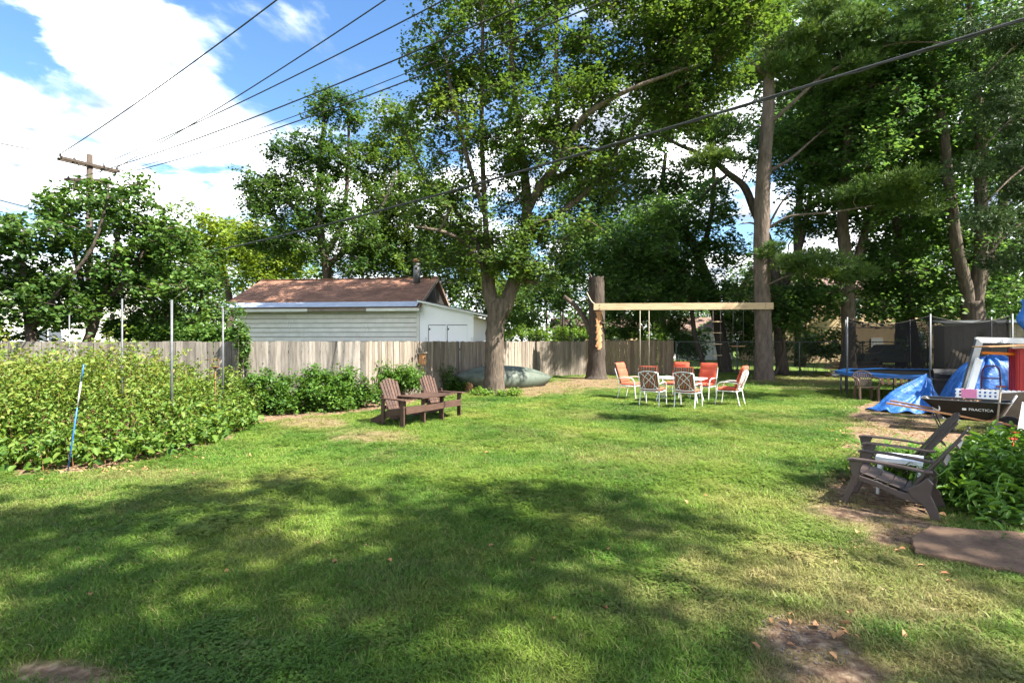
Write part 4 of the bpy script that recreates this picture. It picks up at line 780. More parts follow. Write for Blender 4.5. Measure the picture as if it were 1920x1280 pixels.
RT = [
 ('leaning dark maple trunk behind the patio chairs with rope ladder in front', 30.5, [[(1362, 700, .42), (1356, 660, .36), (1348, 615, .34), (1335, 553, .32), (1314, 494, .28), (1298, 455, .24), (1275, 420, .18), (1235, 400, .1)], [(1312, 490, .18), (1330, 420, .15), (1340, 340, .1), (1330, 260, .05)], [(1298, 455, .16), (1250, 445, .1), (1190, 470, .05)]],
  [(1230, 420, 75, 45, 3.2), (1300, 400, 80, 50, 3.5), (1190, 480, 60, 40, 3), (1160, 530, 50, 34, 2.6), (1340, 470, 60, 40, 3), (1260, 520, 70, 34, 3), (1330, 545, 60, 34, 2.6), (1120, 460, 60, 50, 3)], 230),
 ('thin crooked maple stem left of the leaning maple', 29, [[(1320, 692, .16), (1316, 672, .14), (1303, 632, .13), (1295, 566, .12), (1285, 518, .1), (1271, 490, .07), (1255, 440, .04)]],
  [(1230, 480, 60, 40, 2.4), (1270, 550, 40, 24, 1.8), (1200, 545, 50, 30, 2.2)], 70),
 ('maple with long arching left limb directly behind the white pine', 27.5, [[(1468, 703, .34), (1462, 640, .28), (1458, 560, .27), (1445, 470, .25), (1415, 395, .22), (1395, 350, .19), (1365, 325, .16), (1335, 300, .13), (1300, 283, .11), (1265, 268, .08), (1240, 248, .05)], [(1460, 560, .2), (1500, 460, .16), (1520, 360, .12), (1530, 250, .06)], [(1366, 326, .1), (1335, 350, .07), (1300, 385, .04)]],
  [(1520, 420, 50, 40, 2.6, 1, 3), (1480, 280, 70, 60, 3), (1540, 200, 90, 80, 3.5), (1390, 560, 60, 40, 2.4), (1500, 560, 60, 40, 2.6), (1560, 300, 60, 50, 3), (1270, 230, 40, 26, 1.6, 0, 2), (1460, 600, 40, 24, 1.8)], 210),
 ('crooked vine like stem curving up from the ground right of the white pine', 26.5, [[(1452, 703, .09), (1462, 680, .085), (1470, 650, .08), (1462, 620, .075), (1450, 600, .07), (1448, 570, .05)]], [(1455, 590, 26, 20, 1)], 16),
 ('straight brown maple trunk with rotted foot left of the trampoline', 25.5, [[(1594, 708, .4), (1592, 680, .33), (1591, 640, .31), (1590, 560, .3), (1586, 480, .29), (1580, 420, .26), (1585, 330, .22), (1590, 220, .16), (1590, 80, .08)], [(1594, 520, .2), (1612, 470, .19), (1630, 410, .17), (1655, 330, .13), (1680, 230, .08), (1690, 120, .04)]],
  [(1600, 260, 100, 80, 3.4), (1660, 200, 90, 80, 3.2), (1560, 340, 70, 40, 2.6), (1640, 420, 60, 40, 2.4), (1620, 120, 120, 80, 3.4), (1530, 560, 60, 30, 2, 1, 2)], 190),
 ('leaning slim maple with a pale scar behind the trampoline net', 26.5, [[(1722, 705, .26), (1716, 650, .24), (1706, 600, .23), (1693, 540, .22), (1686, 487, .19), (1680, 430, .15), (1670, 340, .11), (1680, 240, .06)], [(1690, 525, .1), (1660, 500, .08), (1630, 480, .05)]],
  [(1690, 400, 70, 60, 3), (1650, 500, 70, 50, 2.8), (1700, 560, 60, 40, 2.4), (1760, 470, 50, 60, 2.8), (1640, 580, 50, 26, 2), (1720, 290, 80, 60, 3)], 190),
 ('great double trunked maple rising behind the trampoline', 24.0, [[(1824, 712, .55), (1825, 660, .47), (1825, 600, .45), (1822, 565, .44)], [(1816, 580, .27), (1812, 540, .26), (1800, 490, .25), (1792, 450, .24), (1786, 400, .22), (1776, 320, .2), (1770, 250, .18), (1753, 150, .14), (1745, 40, .09), (1740, -60, .05)], [(1830, 590, .29), (1833, 540, .28), (1839, 480, .27), (1841, 405, .25), (1839, 350, .24), (1840, 265, .21), (1829, 150, .18), (1817, 20, .13), (1810, -80, .08)], [(1842, 530, .2), (1856, 480, .18), (1876, 417, .16), (1890, 340, .12), (1910, 240, .07)]],
  [(1800, 200, 110, 110, 3.5, 1, 10), (1880, 300, 80, 100, 3, 1, 7), (1740, 120, 80, 80, 3, 1, 5), (1870, 100, 100, 80, 3, 1, 6), (1900, 470, 60, 60, 2.5, 1, 4), (1780, 580, 60, 30, 2.2, 2, 3), (1890, 570, 60, 34, 2.2, 2, 3), (1800, -60, 160, 80, 3.5)], 250),
]
for i, (lab, YY, limbs, bl, nc) in enumerate(RT):
    t_ = limbs[0][0]
    tree('maple_tree' if i not in (3,) else 'sapling', lab, 'tree', XY(t_[0], YY), [LB(YY, *lb) for lb in limbs], BL(YY, *bl), int(nc * 1.45), 84, 1.05, .2, 'leaf_dark', 'bark_dark' if i < 4 else 'bark', 60 + i, group='trees along the back of the garden', r0=.06)
sY = 19.0
pine('spruce_tree', 'drooping spruce boughs at the right edge above the red cabinet', XY(2030, sY), [
    LB(sY, (2030, 730, .4), (2030, 400, .3), (2030, 100, .2), (2030, -200, .1))] + [LB(sY, (2030, y0, .06), (1960, y0 + 20, .05, -.4), (1900, y0 + 60, .035, -.7), (1850, y0 + 110, .02, -.9)) for y0 in (30, 160, 270, 370)],
    BL(sY, (1900, 60, 80, 50, 1.8, -.5), (1860, 150, 50, 40, 1.2, -.7), (1905, 220, 60, 40, 1.6, -.6), (1855, 300, 50, 34, 1.2, -.8), (1910, 340, 60, 40, 1.6, -.6), (1870, 400, 50, 34, 1.3, -.8), (1915, 470, 50, 40, 1.4, -.5), (1990, 250, 60, 260, 2.2, 0)), 190, 90, .6, .6, 'needle_dark', 81, L_=.17, w=.03, up=-.25, nn=9)

# far belt of trees that reads as one mass, and the shrubs behind the fences
g = np.random.default_rng(90); C = []; 
for i in range(62):
    xx = -62 + i * 2.2 + g.normal(0, .8); YY = g.uniform(50, 62); hh = 7.5 + 5 * vnoise(np.array(xx), np.array(0.), .22, 9)
    if -20 < xx < -4: hh *= .8
    k = 15; c = np.stack([g.normal(xx, 1.5, k), g.normal(YY, 1.8, k), g.uniform(.6, 1, k) ** 1 * hh * g.uniform(.15, 1, k)], 1); C.append(c)
C = np.concatenate(C); v, f, ti = clump_leaves(g, C, 62, 1.9 * g.uniform(.7, 1.2, len(C)), .42, .8, .6)
fm = MB()
for i in range(0, len(C), 9): fm.tube([(Vector((C[i][0], C[i][1], 0)), .2), (Vector(C[i]), .05)], n=5, cap=False)
t = thing('far_trees', 'distant belt of leafy trees closing the view behind the gardens', 'trees', (0, 55, 0)); t['kind'] = 'stuff'
link('foliage', npmesh('foliage', v - np.array([0, 55, 0]), f, 'leaf_elm', ti), t); fm.build('trunks', 'bark_dark', t, (0, 55, 0))
def shrub(name, label, base, blobs, n, per, rad, ls, leaf, seed, cat='shrub', group=None, aspect=.7, oval=False, stems=True, up=.7, flat=.8, lo=.3, kind=None):
    g = np.random.default_rng(seed); base = Vector(base); t = thing(name, label, cat, base, group=group)
    if kind: t['kind'] = kind
    C = blob_points(g, blobs, n, lo); C[:, 2] = np.maximum(C[:, 2], rad * .35)
    if stems:
        mb = MB()
        for c in C[::3]:
            b0 = Vector((c[0] * .6 + base.x * .4 if abs(c[0] - base.x) < 1.2 else c[0] + g.normal(0, .12), c[1] + g.normal(0, .1), 0)); mb.tube([(b0, .011), ((b0 + Vector(c)) / 2 + Vector((g.normal(0, .06), g.normal(0, .06), 0)), .009), (Vector(c), .004)], n=4, cap=False)
        mb.build('stems', 'bark', t, base)
    v, f, ti = clump_leaves(g, C, per, rad * g.uniform(.7, 1.3, len(C)), ls, flat, up, aspect, oval, .3); link('foliage', npmesh('foliage', v - np.array(base), f, leaf, ti), t); return t
hY = 38
shrub('clipped_hedge', 'long sunlit clipped hedge beyond the back board fence', XY(1060, hY), [((x, hY + .3, z), (1.0, .6, .45)) for x in np.arange(-1.0, 11.6, .9) for z in (.5, 1.5, 2.35)], 330, 70, .5, .14, 'leaf_hedge', 92, 'hedge', stems=False, lo=.6)
for i, (px, YY, lab, bl) in enumerate([
    (1190, 33, 'dark rounded bush behind the back fence near the swing ropes', [(1190, 580, 60, 34, 2), (1170, 615, 60, 24, 1.8)]),
    (1000, 34, 'leafy bush behind the fence right of the garage roof', [(990, 570, 60, 40, 2), (1050, 545, 50, 40, 2), (960, 600, 40, 26, 1.5)]),
    (1290, 31.5, 'low bush behind the chain link fence left of the leaning maple', [(1290, 650, 36, 24, 1.3), (1270, 620, 26, 30, 1.2)]),
    (1390, 31.5, 'broad bush behind the chain link fence left of the white pine', [(1395, 645, 45, 26, 1.5), (1395, 605, 40, 24, 1.3)]),
    (1510, 30, 'light leaved bush behind the chain link fence right of the white pine', [(1500, 655, 50, 22, 1.4), (1540, 640, 40, 30, 1.3), (1575, 655, 30, 26, 1.2)]),
    (1760, 31, 'dark bush behind the trampoline net', [(1770, 640, 70, 34, 1.8), (1850, 630, 60, 44, 1.8), (1790, 590, 60, 30, 1.8)]),
    (300, 16.2, 'bright vine covered bush just behind the left fence', [(290, 620, 90, 18, .8), (400, 628, 50, 14, .7), (240, 615, 30, 20, .7)])]):
    shrub('bush', lab, XY(px, YY), BL(YY, *bl), 90 if i < 6 else 120, 75, .55 if i < 6 else .3, .15 if i < 6 else .11, 'leaf_dark' if i not in (1, 4, 6) else 'leaf_apple', 95 + i, group='bushes behind the fences')

# ---- raspberry thicket along the left fence
g = np.random.default_rng(120); n_ = 5200
qx = g.uniform(-15, -4, n_); qy = g.uniform(6, 13.4, n_); k = in_poly(qx, qy, BED_L); qx, qy = qx[k], qy[k]
FE = np.array(gp((-900, 915), (-60, 893), (130, 884), (300, 862), (420, 826), (490, 792)))
def edge_dist(x, y):
    d = np.full(x.shape, 99.)
    for a, b in zip(FE[:-1], FE[1:]):
        ab = b - a; t = np.clip(((x - a[0]) * ab[0] + (y - a[1]) * ab[1]) / (ab @ ab), 0, 1); d = np.minimum(d, np.hypot(x - a[0] - t * ab[0], y - a[1] - t * ab[1]))
    return d
dE = edge_dist(qx, qy); hh = np.clip(.34 + .6 * dE, .3, 1.5) * (.42 + 1.05 * fbm(qx, qy, .75, 7)); hh *= np.clip(1.0 - (qx / qy + .86) * .75, .72, 1.0)
keep = (g.random(len(qx)) < np.where(dE < 1.6, .62, .36)) & (hh > .2); qx, qy, hh, dE = qx[keep], qy[keep], hh[keep], dE[keep]
t = thing('raspberry_thicket', 'yellow green raspberry thicket filling the bed along the left fence', 'shrub', (-8, 9, 0)); t['kind'] = 'stuff'; o_ = np.array([-8, 9, 0.])
n_ = len(qx); hc = hh * g.uniform(.6, 1.12, n_) * np.where(g.random(n_) < .08, 1.2, 1); la = g.uniform(0, 6.283, n_); ld = hc * g.uniform(.08, .4, n_); ld = np.where(dE < .5, ld * .6, ld)
mb = MB(); LP = []; LS = []; LT = []
for i in range(n_):
    b0 = np.array([qx[i], qy[i], 0]); tv = np.array([math.cos(la[i]) * ld[i], math.sin(la[i]) * ld[i] - (.1 if dE[i] < .6 else 0), 0])
    cv = lambda s: b0 + tv * s ** 2 + np.array([0, 0, hc[i] * (1.12 * s - .12 * s ** 3)])
    if i % 2 == 0: mb.tube([(Vector(cv(s)), .0065 * (1.1 - s) + .001) for s in (0, .35, .7, 1)], n=3, cap=False)
    low = dE[i] < .8; nl = int(13 + 22 * min(1.3, hc[i])); ss = g.uniform(.12 if low else .4, 1.05, nl); ph = g.uniform(0, 6.283, nl); rr_ = g.uniform(.03, .2, nl) * (1.25 - .6 * ss)
    for q in range(nl):
        p = cv(ss[q]); LP.append(p + np.array([math.cos(ph[q]) * rr_[q], math.sin(ph[q]) * rr_[q], g.normal(0, .02) + .02]))
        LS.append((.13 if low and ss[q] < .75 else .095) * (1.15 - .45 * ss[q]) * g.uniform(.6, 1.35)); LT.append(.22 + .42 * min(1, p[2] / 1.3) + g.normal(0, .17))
LP = np.array(LP); LS = np.array(LS); LT = np.array(LT); nr = rnd_unit(g, len(LP)) * .75; nr[:, 2] += .75
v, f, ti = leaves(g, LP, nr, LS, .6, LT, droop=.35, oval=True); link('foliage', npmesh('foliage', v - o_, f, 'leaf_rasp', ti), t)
mb.build('canes', 'rust', t, o_)
# ---- dark shrubs of the bed in front of the garage
for i, (px, py, lab, bl) in enumerate([
    (520, 782, 'leafy green shrub at the left end of the shaded bed beside the raspberries', [(505, 735, 50, 40, .6), (540, 760, 50, 22, .5)]),
    (590, 778, 'rounded dark shrub in the middle of the shaded bed', [(590, 725, 46, 34, .6), (600, 755, 50, 24, .5)]),
    (655, 770, 'dark shrub in the shaded bed nearest the wooden double chair', [(650, 725, 44, 32, .6), (665, 750, 44, 22, .5)]),
    (725, 756, 'low shrub behind the backs of the wooden double chair', [(715, 715, 40, 22, .5), (760, 712, 36, 20, .5)]),
    (830, 736, 'small leafy shrub below the tip of the canoe', [(830, 710, 26, 20, .45), (850, 722, 26, 10, .4)])]):
    Y0 = G(px, py).y + .75
    shrub('garden_shrub', lab, XY(px, Y0), BL(Y0, *bl), 64 if i < 4 else 36, 105, .34, .085, 'leaf_bed', 130 + i, group='shrubs in the fence bed', aspect=.6)
shrub('fence_vine', 'leafy climbing vine hanging over the fence at the garage corner', XY(456, 13.6), BL(13.55, (456, 640, 10, 20, .12), (460, 670, 9, 24, .1), (450, 615, 12, 12, .15)), 40, 40, .12, .075, 'leaf_apple', 140, 'vine', stems=True)
for i, (px, py, rx, ry, lab) in enumerate([(905, 741, 26, 9, 'low weeds round the left foot of the big maple'), (955, 742, 24, 8, 'low weeds round the right foot of the big maple'), (1012, 716, 26, 12, 'leafy weeds at the right tip of the canoe'), (903, 722, 16, 10, 'weeds under the canoe left of the big maple')]):
    Y0 = G(px, py).y
    shrub('weeds', lab, XY(px, Y0), [((XY(px, Y0).x, Y0, .08), (rx / F * Y0, .35, ry / F * Y0))], 26, 34, .12, .07, 'leaf_hedge', 150 + i, 'weeds', group='weeds in the lawn', stems=False)
# ---- perennials at the right
pb = Vector((6.9, 6.6, 0))
shrub('leafy_perennial', 'big glossy leaved perennial bush with red blooms at the right edge', G(1890, 960), [((5.3, 5.5, .26), (.42, .4, .3)), ((5.9, 5.9, .3), (.5, .5, .3)), ((4.95, 5.5, .18), (.32, .3, .2)), ((5.5, 5.05, .2), (.45, .25, .24)), ((6.5, 6.4, .34), (.6, .6, .28)), ((4.9, 5.15, .12), (.25, .2, .12))], 300, 30, .17, .11, 'leaf_bush', 160, 'perennial', aspect=.34, oval=True, up=.55, lo=.5)
t = thing('daylily', 'arching strap leaved daylily clump behind the plastic chairs', 'perennial', G(1790, 880)); g = np.random.default_rng(161); vs = []; fs = []; tn = []
for i in range(520):
    c = np.array([g.normal(5.45, .4), g.normal(6.5, .38), 0]); a = g.uniform(0, 6.283); L_ = g.uniform(.6, 1.1); w = .012 * g.uniform(.7, 1.2); dv = np.array([math.cos(a), math.sin(a), 0]); sv = np.array([-dv[1], dv[0], 0]) * w; q = len(vs); tt = g.normal(.5, .2)
    for j in range(6):
        s = j / 5; p = c + dv * (L_ * .75 * s ** 1.3) + np.array([0, 0, L_ * (1.25 * s - .95 * s * s * g.uniform(.95, 1.1))]); ww = sv * (1 - s ** 3 * .9); vs += [p - ww, p + ww]
        if j: fs.append((q + 2 * j - 2, q + 2 * j - 1, q + 2 * j + 1, q + 2 * j)); tn.append(tt)
link('foliage', npmesh('foliage', np.array(vs) - np.array(t.location), np.array(fs), 'leaf_bush', np.array(tn)), t)
mb = MB(); o_ = Vector(G(1890, 960))
per_root = [o for o in COL.objects if o.name.startswith('leafy_perennial')][0]
for (a, b_, c_) in [(5.78, 5.9, .66), (6.0, 6.1, .7)]:
    mb = MB(); cc = Vector((a, b_, c_)); mb.tube([(cc - Vector((.05, 0, .45)), .006), (cc, .004)], n=4)
    for k in range(6):
        an = k * 1.047; d = Vector((math.cos(an), math.sin(an), .55)); sd = Vector((-math.sin(an), math.cos(an), 0)) * .022
        mb.add([cc, cc + d * .025 + sd * .6, cc + d * .05, cc + d * .025 - sd * .6], [(0, 1, 2, 3)])
    mb.build('flower', 'red_flower', per_root, o_)
# dense dark maples that close the view on the right
for i, (px, YY, lab, bl, nc) in enumerate([
    (1240, 41, 'dark maple behind the tall stump, farther back than the leaning maple', [(1200, 500, 80, 60, 4), (1260, 560, 80, 40, 3.5), (1150, 560, 60, 40, 3), (1090, 470, 60, 70, 3.5), (1040, 530, 60, 50, 3), (1150, 420, 60, 50, 3), (1150, 330, 70, 60, 3), (1235, 380, 60, 50, 3), (1090, 370, 60, 70, 3), (1210, 250, 60, 60, 3), (1290, 330, 50, 50, 3)], 480),
    (1500, 37, 'shadowy maple far behind the white pine', [(1480, 180, 110, 130, 4.5), (1550, 80, 120, 110, 4.5), (1440, 520, 50, 50, 4), (1420, 60, 90, 90, 4)], 240),
    (1690, 36, 'shadowy maple far behind the trampoline pole', [(1650, 300, 120, 110, 4.5), (1700, 140, 120, 110, 4.5), (1730, 470, 110, 80, 4.5), (1660, 560, 90, 34, 3.5)], 300),
    (1880, 35, 'shadowy maple far behind the hanging tarp', [(1880, 300, 120, 120, 4.5), (1880, 120, 120, 110, 4.5), (1880, 480, 110, 90, 4.5), (1960, 560, 90, 60, 3.5), (1790, 540, 60, 60, 3)], 320)]):
    tree('maple_tree', lab, 'tree', XY(px, YY), [LB(YY, (px, 690, .4), (px, 560, .32), (px - 5, 420, .26), (px + 8, 290, .14)) + ([] if i == 0 else LB(YY, (px, 100, .08)))], BL(YY, *bl), nc, 62, 1.6, .3, 'leaf_elm' if i == 0 else 'leaf_dark', 'bark_dark', 110 + i, group='trees along the back of the garden', r0=.08)
# unseen maples added as shade casters; crowns shaped to throw the wanted ground shade
SH = 14 / math.tan(R(SUN_EL))
def over(gx_, gy_, z, rx, ry, rz): k_ = z / math.tan(R(SUN_EL)); return ((gx_ + SUN_V.x * k_, gy_ + SUN_V.y * k_, z), (rx, ry, rz))
for i, (x, y, lab, bl) in enumerate([
    (15.0, -2.5, 'added unseen maple at the right of the viewer, put there to shade the near right lawn', [over(.4, 5.2, 13.5, 1.3, 1.2, 1.1), over(4.7, 4.4, 14.5, .9, 1.3, 1.3), over(4.9, 6.3, 13, 1.2, .8, .9), over(.6, 2.9, 14.5, 2.0, .9, 1.3), over(5.2, 3.3, 14, 1.6, 1.0, 1.2)]),
    (9.0, -7.0, 'added unseen maple behind the viewer, put there to shade the near left lawn', [over(-2.4, 5.3, 13.5, 1.9, 1.2, 1.2), over(-5.4, 4.4, 14, 1.9, 1.2, 1.2), over(-2.6, 3.3, 14.5, 2.0, 1.1, 1.3), over(-.6, 4.2, 13.5, 1.4, .9, 1.1)]),
    (23.5, 6.0, 'added unseen maple beyond the right edge, put there to dapple the clutter and patio chairs', [over(9.5, 11.4, 13, 1.8, 1.4, 1.2), over(12.2, 13.5, 13.5, 2.2, 1.6, 1.5), over(7.3, 17.2, 14, 2.2, 1.3, 1.4), over(3.5, 12.0, 14, 1.8, .6, 1.0)])]):
    b0 = Vector((x, y, 0)); tree('maple_tree', lab, 'tree', b0, [[(b0, .4), (b0 + Vector((0, .1, 6)), .3), (b0 + Vector((-.4, .6, 10)), .2), (b0 + Vector((-.6, .9, 14)), .08)]], bl, 84, 60, .75, .18, 'leaf_main', 'bark', 170 + i)
# ------------------------------------------------------------------ patio set
m, n, l = newmat('stripes')
out = n.new('ShaderNodeOutputMaterial'); b = n.new('ShaderNodeBsdfPrincipled'); b.inputs['Roughness'].default_value = .85; l.new(b.outputs[0], out.inputs[0])
tcn = n.new('ShaderNodeTexCoord'); sx = n.new('ShaderNodeSeparateXYZ'); l.new(tcn.outputs['Object'], sx.inputs[0]); mu = n.new('ShaderNodeMath'); mu.operation = 'MULTIPLY'; mu.inputs[1].default_value = 11.0; l.new(sx.outputs[0], mu.inputs[0])
fr = n.new('ShaderNodeMath'); fr.operation = 'FRACT'; l.new(mu.outputs[0], fr.inputs[0]); rp = n.new('ShaderNodeValToRGB'); rp.color_ramp.interpolation = 'CONSTANT'; e = rp.color_ramp.elements
e[0].position = 0; e[0].color = (.4, .1, .045, 1); e[1].position = .3; e[1].color = (.022, .014, .012, 1)
for p_, c_ in ((.55, (.34, .27, .19)), (.72, (.03, .018, .015))): x = e.new(p_); x.color = (*c_, 1)
l.new(fr.outputs[0], rp.inputs[0]); l.new(rp.outputs[0], b.inputs['Base Color'])
def patio_chair(label):
    t = thing('patio_chair', label, 'chair', group='patio chairs round the table'); W = .27; tr = .0135
    for s in (-1, 1):
        MB().tube(smooth_pts([(Vector((s * W, -.36, 0)), tr), (Vector((s * W, -.31, .2)), tr), (Vector((s * W, -.27, .42)), tr)], 4), n=8).build('leg', 'white_metal', t)
        MB().tube(smooth_pts([(Vector((s * .29, .3, 0)), tr), (Vector((s * .29, .27, .22)), tr), (Vector((s * .285, .25, .42)), tr)], 4), n=8).build('leg', 'white_metal', t)
        MB().tube(smooth_pts([(Vector((s * .285, .25, .42)), tr), (Vector((s * .3, .24, .56)), tr), (Vector((s * .305, .16, .655)), tr), (Vector((s * .305, -.05, .675)), tr), (Vector((s * .28, -.31, .64)), tr)], 5), n=8).build('armrest', 'white_metal', t)
    bz = lambda z: -.27 - (z - .42) * .33
    mb = MB()
    for s in (-1, 1): mb.tube([(Vector((s * W, bz(.42), .42)), tr), (Vector((s * W, bz(.94), .94)), tr)], n=8)
    mb.tube([(Vector((x, bz(.94 + .05 * math.cos(x / W * 1.57)) , .94 + .05 * math.cos(x / W * 1.57))), tr) for x in np.linspace(-W, W, 11)], n=8); mb.tube([(Vector((x, bz(.5 + .03 * math.cos(x / W * 1.57)), .5 - .02 * math.cos(x / W * 1.57))), tr) for x in np.linspace(-W, W, 9)], n=8); mb.build('back_frame', 'white_metal', t)
    mb = MB(); th = .008
    for s in (-1, 1):
        mb.tube([(Vector((s * (-W * .85 + 2 * W * .85 * q), bz(.5 + .45 * q) - .004, .5 + .45 * (q ** .9))), th) for q in np.linspace(0, 1, 8)], n=6)
        mb.tube([(Vector((s * W * (.42 + .42 * math.sin(q * 3.14)) * (1 if q < .99 else 1) - s * W * .55 * q, bz(.5 + .45 * q) - .012, .5 + .46 * q)), th) for q in np.linspace(0, 1, 10)], n=6)
    mb.build('lattice', 'white_metal', t)
    mb = MB(); [mb.tube([(Vector((s * .28, -.27, .42)), tr), (Vector((s * .285, .26, .42)), tr)], n=8) for s in (-1, 1)]; mb.tube([(Vector((-.28, .25, .42)), tr), (Vector((.28, .25, .42)), tr)], n=8); mb.tube([(Vector((-.27, -.27, .42)), tr), (Vector((.27, -.27, .42)), tr)], n=8); mb.build('seat_frame', 'white_metal', t)
    MB().puff((0, .0, .475), (.54, .55, .1), None, 2, .2).build('seat_cushion', 'coral', t)
    an = math.atan(.33); rot = Euler((math.pi / 2 + an, 0, 0)).to_matrix()
    mid = Vector((0, bz(.8) + .065, .815)); bc = MB().puff(mid + Vector((0, .012, 0)), (.53, .66, .1), rot, 3, .35).build('back_cushion', 'coral', t)
    MB().puff(mid + rot @ Vector((0, -.0, -.0)) + Vector((0, -.028, -.01)), (.525, .65, .075), rot, 1).build('striped_backing', 'stripes', bc)
    return t
A_ = math.radians(-33); ax_ = Vector((math.cos(A_), math.sin(A_), 0)); nx_ = Vector((-ax_.y, ax_.x, 0)); tcn_ = Vector((5.0, 15.25, 0))
CH = [((3.96, 14.38), nx_, 'patio chair with striped back seen from behind, left of the two nearest the viewer'), ((4.80, 13.95), nx_ + ax_ * .05, 'patio chair with striped back seen from behind, right of the two nearest the viewer'),
      ((5.22, 16.4), -nx_ - ax_ * .25, 'orange cushioned patio chair facing the viewer at the far side, left one'), ((5.92, 15.85), -nx_ - ax_ * .2, 'orange cushioned patio chair facing the viewer at the far side, right one'),
      ((3.78, 16.15), ax_ - nx_ * .15, 'orange cushioned patio chair at the left end of the table'), ((6.13, 14.45), -ax_ + nx_ * .1, 'patio chair seen from the side at the right end of the table')]
for i, (c, f_, lab) in enumerate(CH):
    if i == 0: pc0 = patio_chair(lab); o = pc0
    else: o = dup(pc0)
    o.location = (*c, 0); o.rotation_euler = (0, 0, math.atan2(f_.y, f_.x) - math.pi / 2); o['label'] = lab
t = thing('patio_table', 'white metal patio table between the orange cushioned chairs', 'table', tcn_, A_)
pts = [(x, y) for x, y in [(-.7, -.4), (-.66, -.46), (.66, -.46), (.7, -.4), (.7, .4), (.66, .46), (-.66, .46), (-.7, .4)]]
MB().prism(pts, (0, 0, .03), (0, 0, .69), (1, 0, 0), (0, 1, 0)).build('table_top', 'white_metal', t, bevel=.006)
for sx_ in (-1, 1):
    for sy_ in (-1, 1): MB().tube(smooth_pts([(Vector((sx_ * .56, sy_ * .34, .69)), .018), (Vector((sx_ * .52, sy_ * .31, .4)), .018), (Vector((sx_ * .6, sy_ * .38, 0)), .018)], 5), n=8).build('leg', 'white_metal', t)
MB().tube([(Vector((-.53, 0, .36)), .012), (Vector((.53, 0, .36)), .012)], n=6).tube([(Vector((-.53, -.31, .36)), .012), (Vector((-.53, .31, .36)), .012)], n=6).tube([(Vector((.53, -.31, .36)), .012), (Vector((.53, .31, .36)), .012)], n=6).build('stretcher', 'white_metal', t)

# ------------------------------------------------------------------ wooden double adirondack (tete-a-tete)
pL, pR = G(757, 801), G(859, 781); u_ = (pR - pL).normalized(); f_ = Vector((u_.y, -u_.x, 0)); Wd = (pR - pL).length
t = thing('double_chair', 'dark stained wooden double adirondack seat joined by a small table', 'bench', (pL + pR) / 2, math.atan2(f_.y, f_.x) - math.pi / 2); hw = Wd / 2
st = 'stain_wood'; sw = hw * .62
for x in (-hw, -hw + sw, hw - sw, hw):
    MB().prism([(.05, .30), (.05, .40), (-.45, .33), (-.98, .10), (-1.0, .01), (-.8, .01), (-.4, .2)], (.035, 0, 0), (x - .0175, 0, 0), (0, 1, 0)).build('stringer', st, t)
    xo = x + (.036 if x > 0 else -.036) * (1 if abs(x) == hw else -1)
    MB().box((xo, 0, .28), (.035, .1, .56)).build('front_leg', st, t)
    MB().box((xo, -.58, .33), (.035, .085, .66)).build('rear_post', st, t)
MB().box((0, .07, .345), (Wd + .02, .03, .13)).build('apron', st, t)
for sgn in (-1, 1):
    c0 = sgn * (hw - sw / 2)
    for k in range(6):
        y = .03 - k * .095; z = .405 - k * .014; MB().box((c0, y, z), (sw + .03, .085, .022), (R(8), 0, 0)).build('seat_slat', st, t)
    for k in range(6):
        q = k - 2.5; xb = c0 + q * .074; xt = c0 + q * .092; lz = .98 - .012 * q * q; yb, yt = -.48, -.48 - .3
        a = Vector((xb, yb, .27)); b_ = Vector((xt, yb - (lz - .27) * .42, lz)); MB().bar(a, b_, .068, .02, (0, 1, .3)).build('back_slat', st, t)
    MB().box((c0, -.55, .38), (sw, .03, .08), (R(-22), 0, 0)).build('back_brace', st, t); MB().box((c0, -.735, .8), (sw * .85, .03, .07), (R(-22), 0, 0)).build('back_brace', st, t)
    MB().prism([(.14, -.03), (.14, .1), (.05, .13), (-.3, .09), (-.66, .07), (-.66, -.03)], (0, 0, .026), (sgn * hw + (.0 if sgn > 0 else 0), 0, .562), (0, 1, 0), (sgn, 0, 0)).build('armrest', st, t)
    MB().prism([(0, 0), (.05, 0), (.02, -.14), (0, -.17)], (.03, 0, 0), (sgn * hw + sgn * .04, .02, .56), (0, 1, 0)).build('arm_bracket', st, t)
for k in range(6): MB().box((0, .1 - k * .125, .583), (2 * (hw - sw) + .34, .118, .026)).build('table_slat', st, t)
for x in (-(hw - sw) + .08, (hw - sw) - .08): MB().box((x, -.2, .545), (.04, .66, .05)).build('table_bearer', st, t)

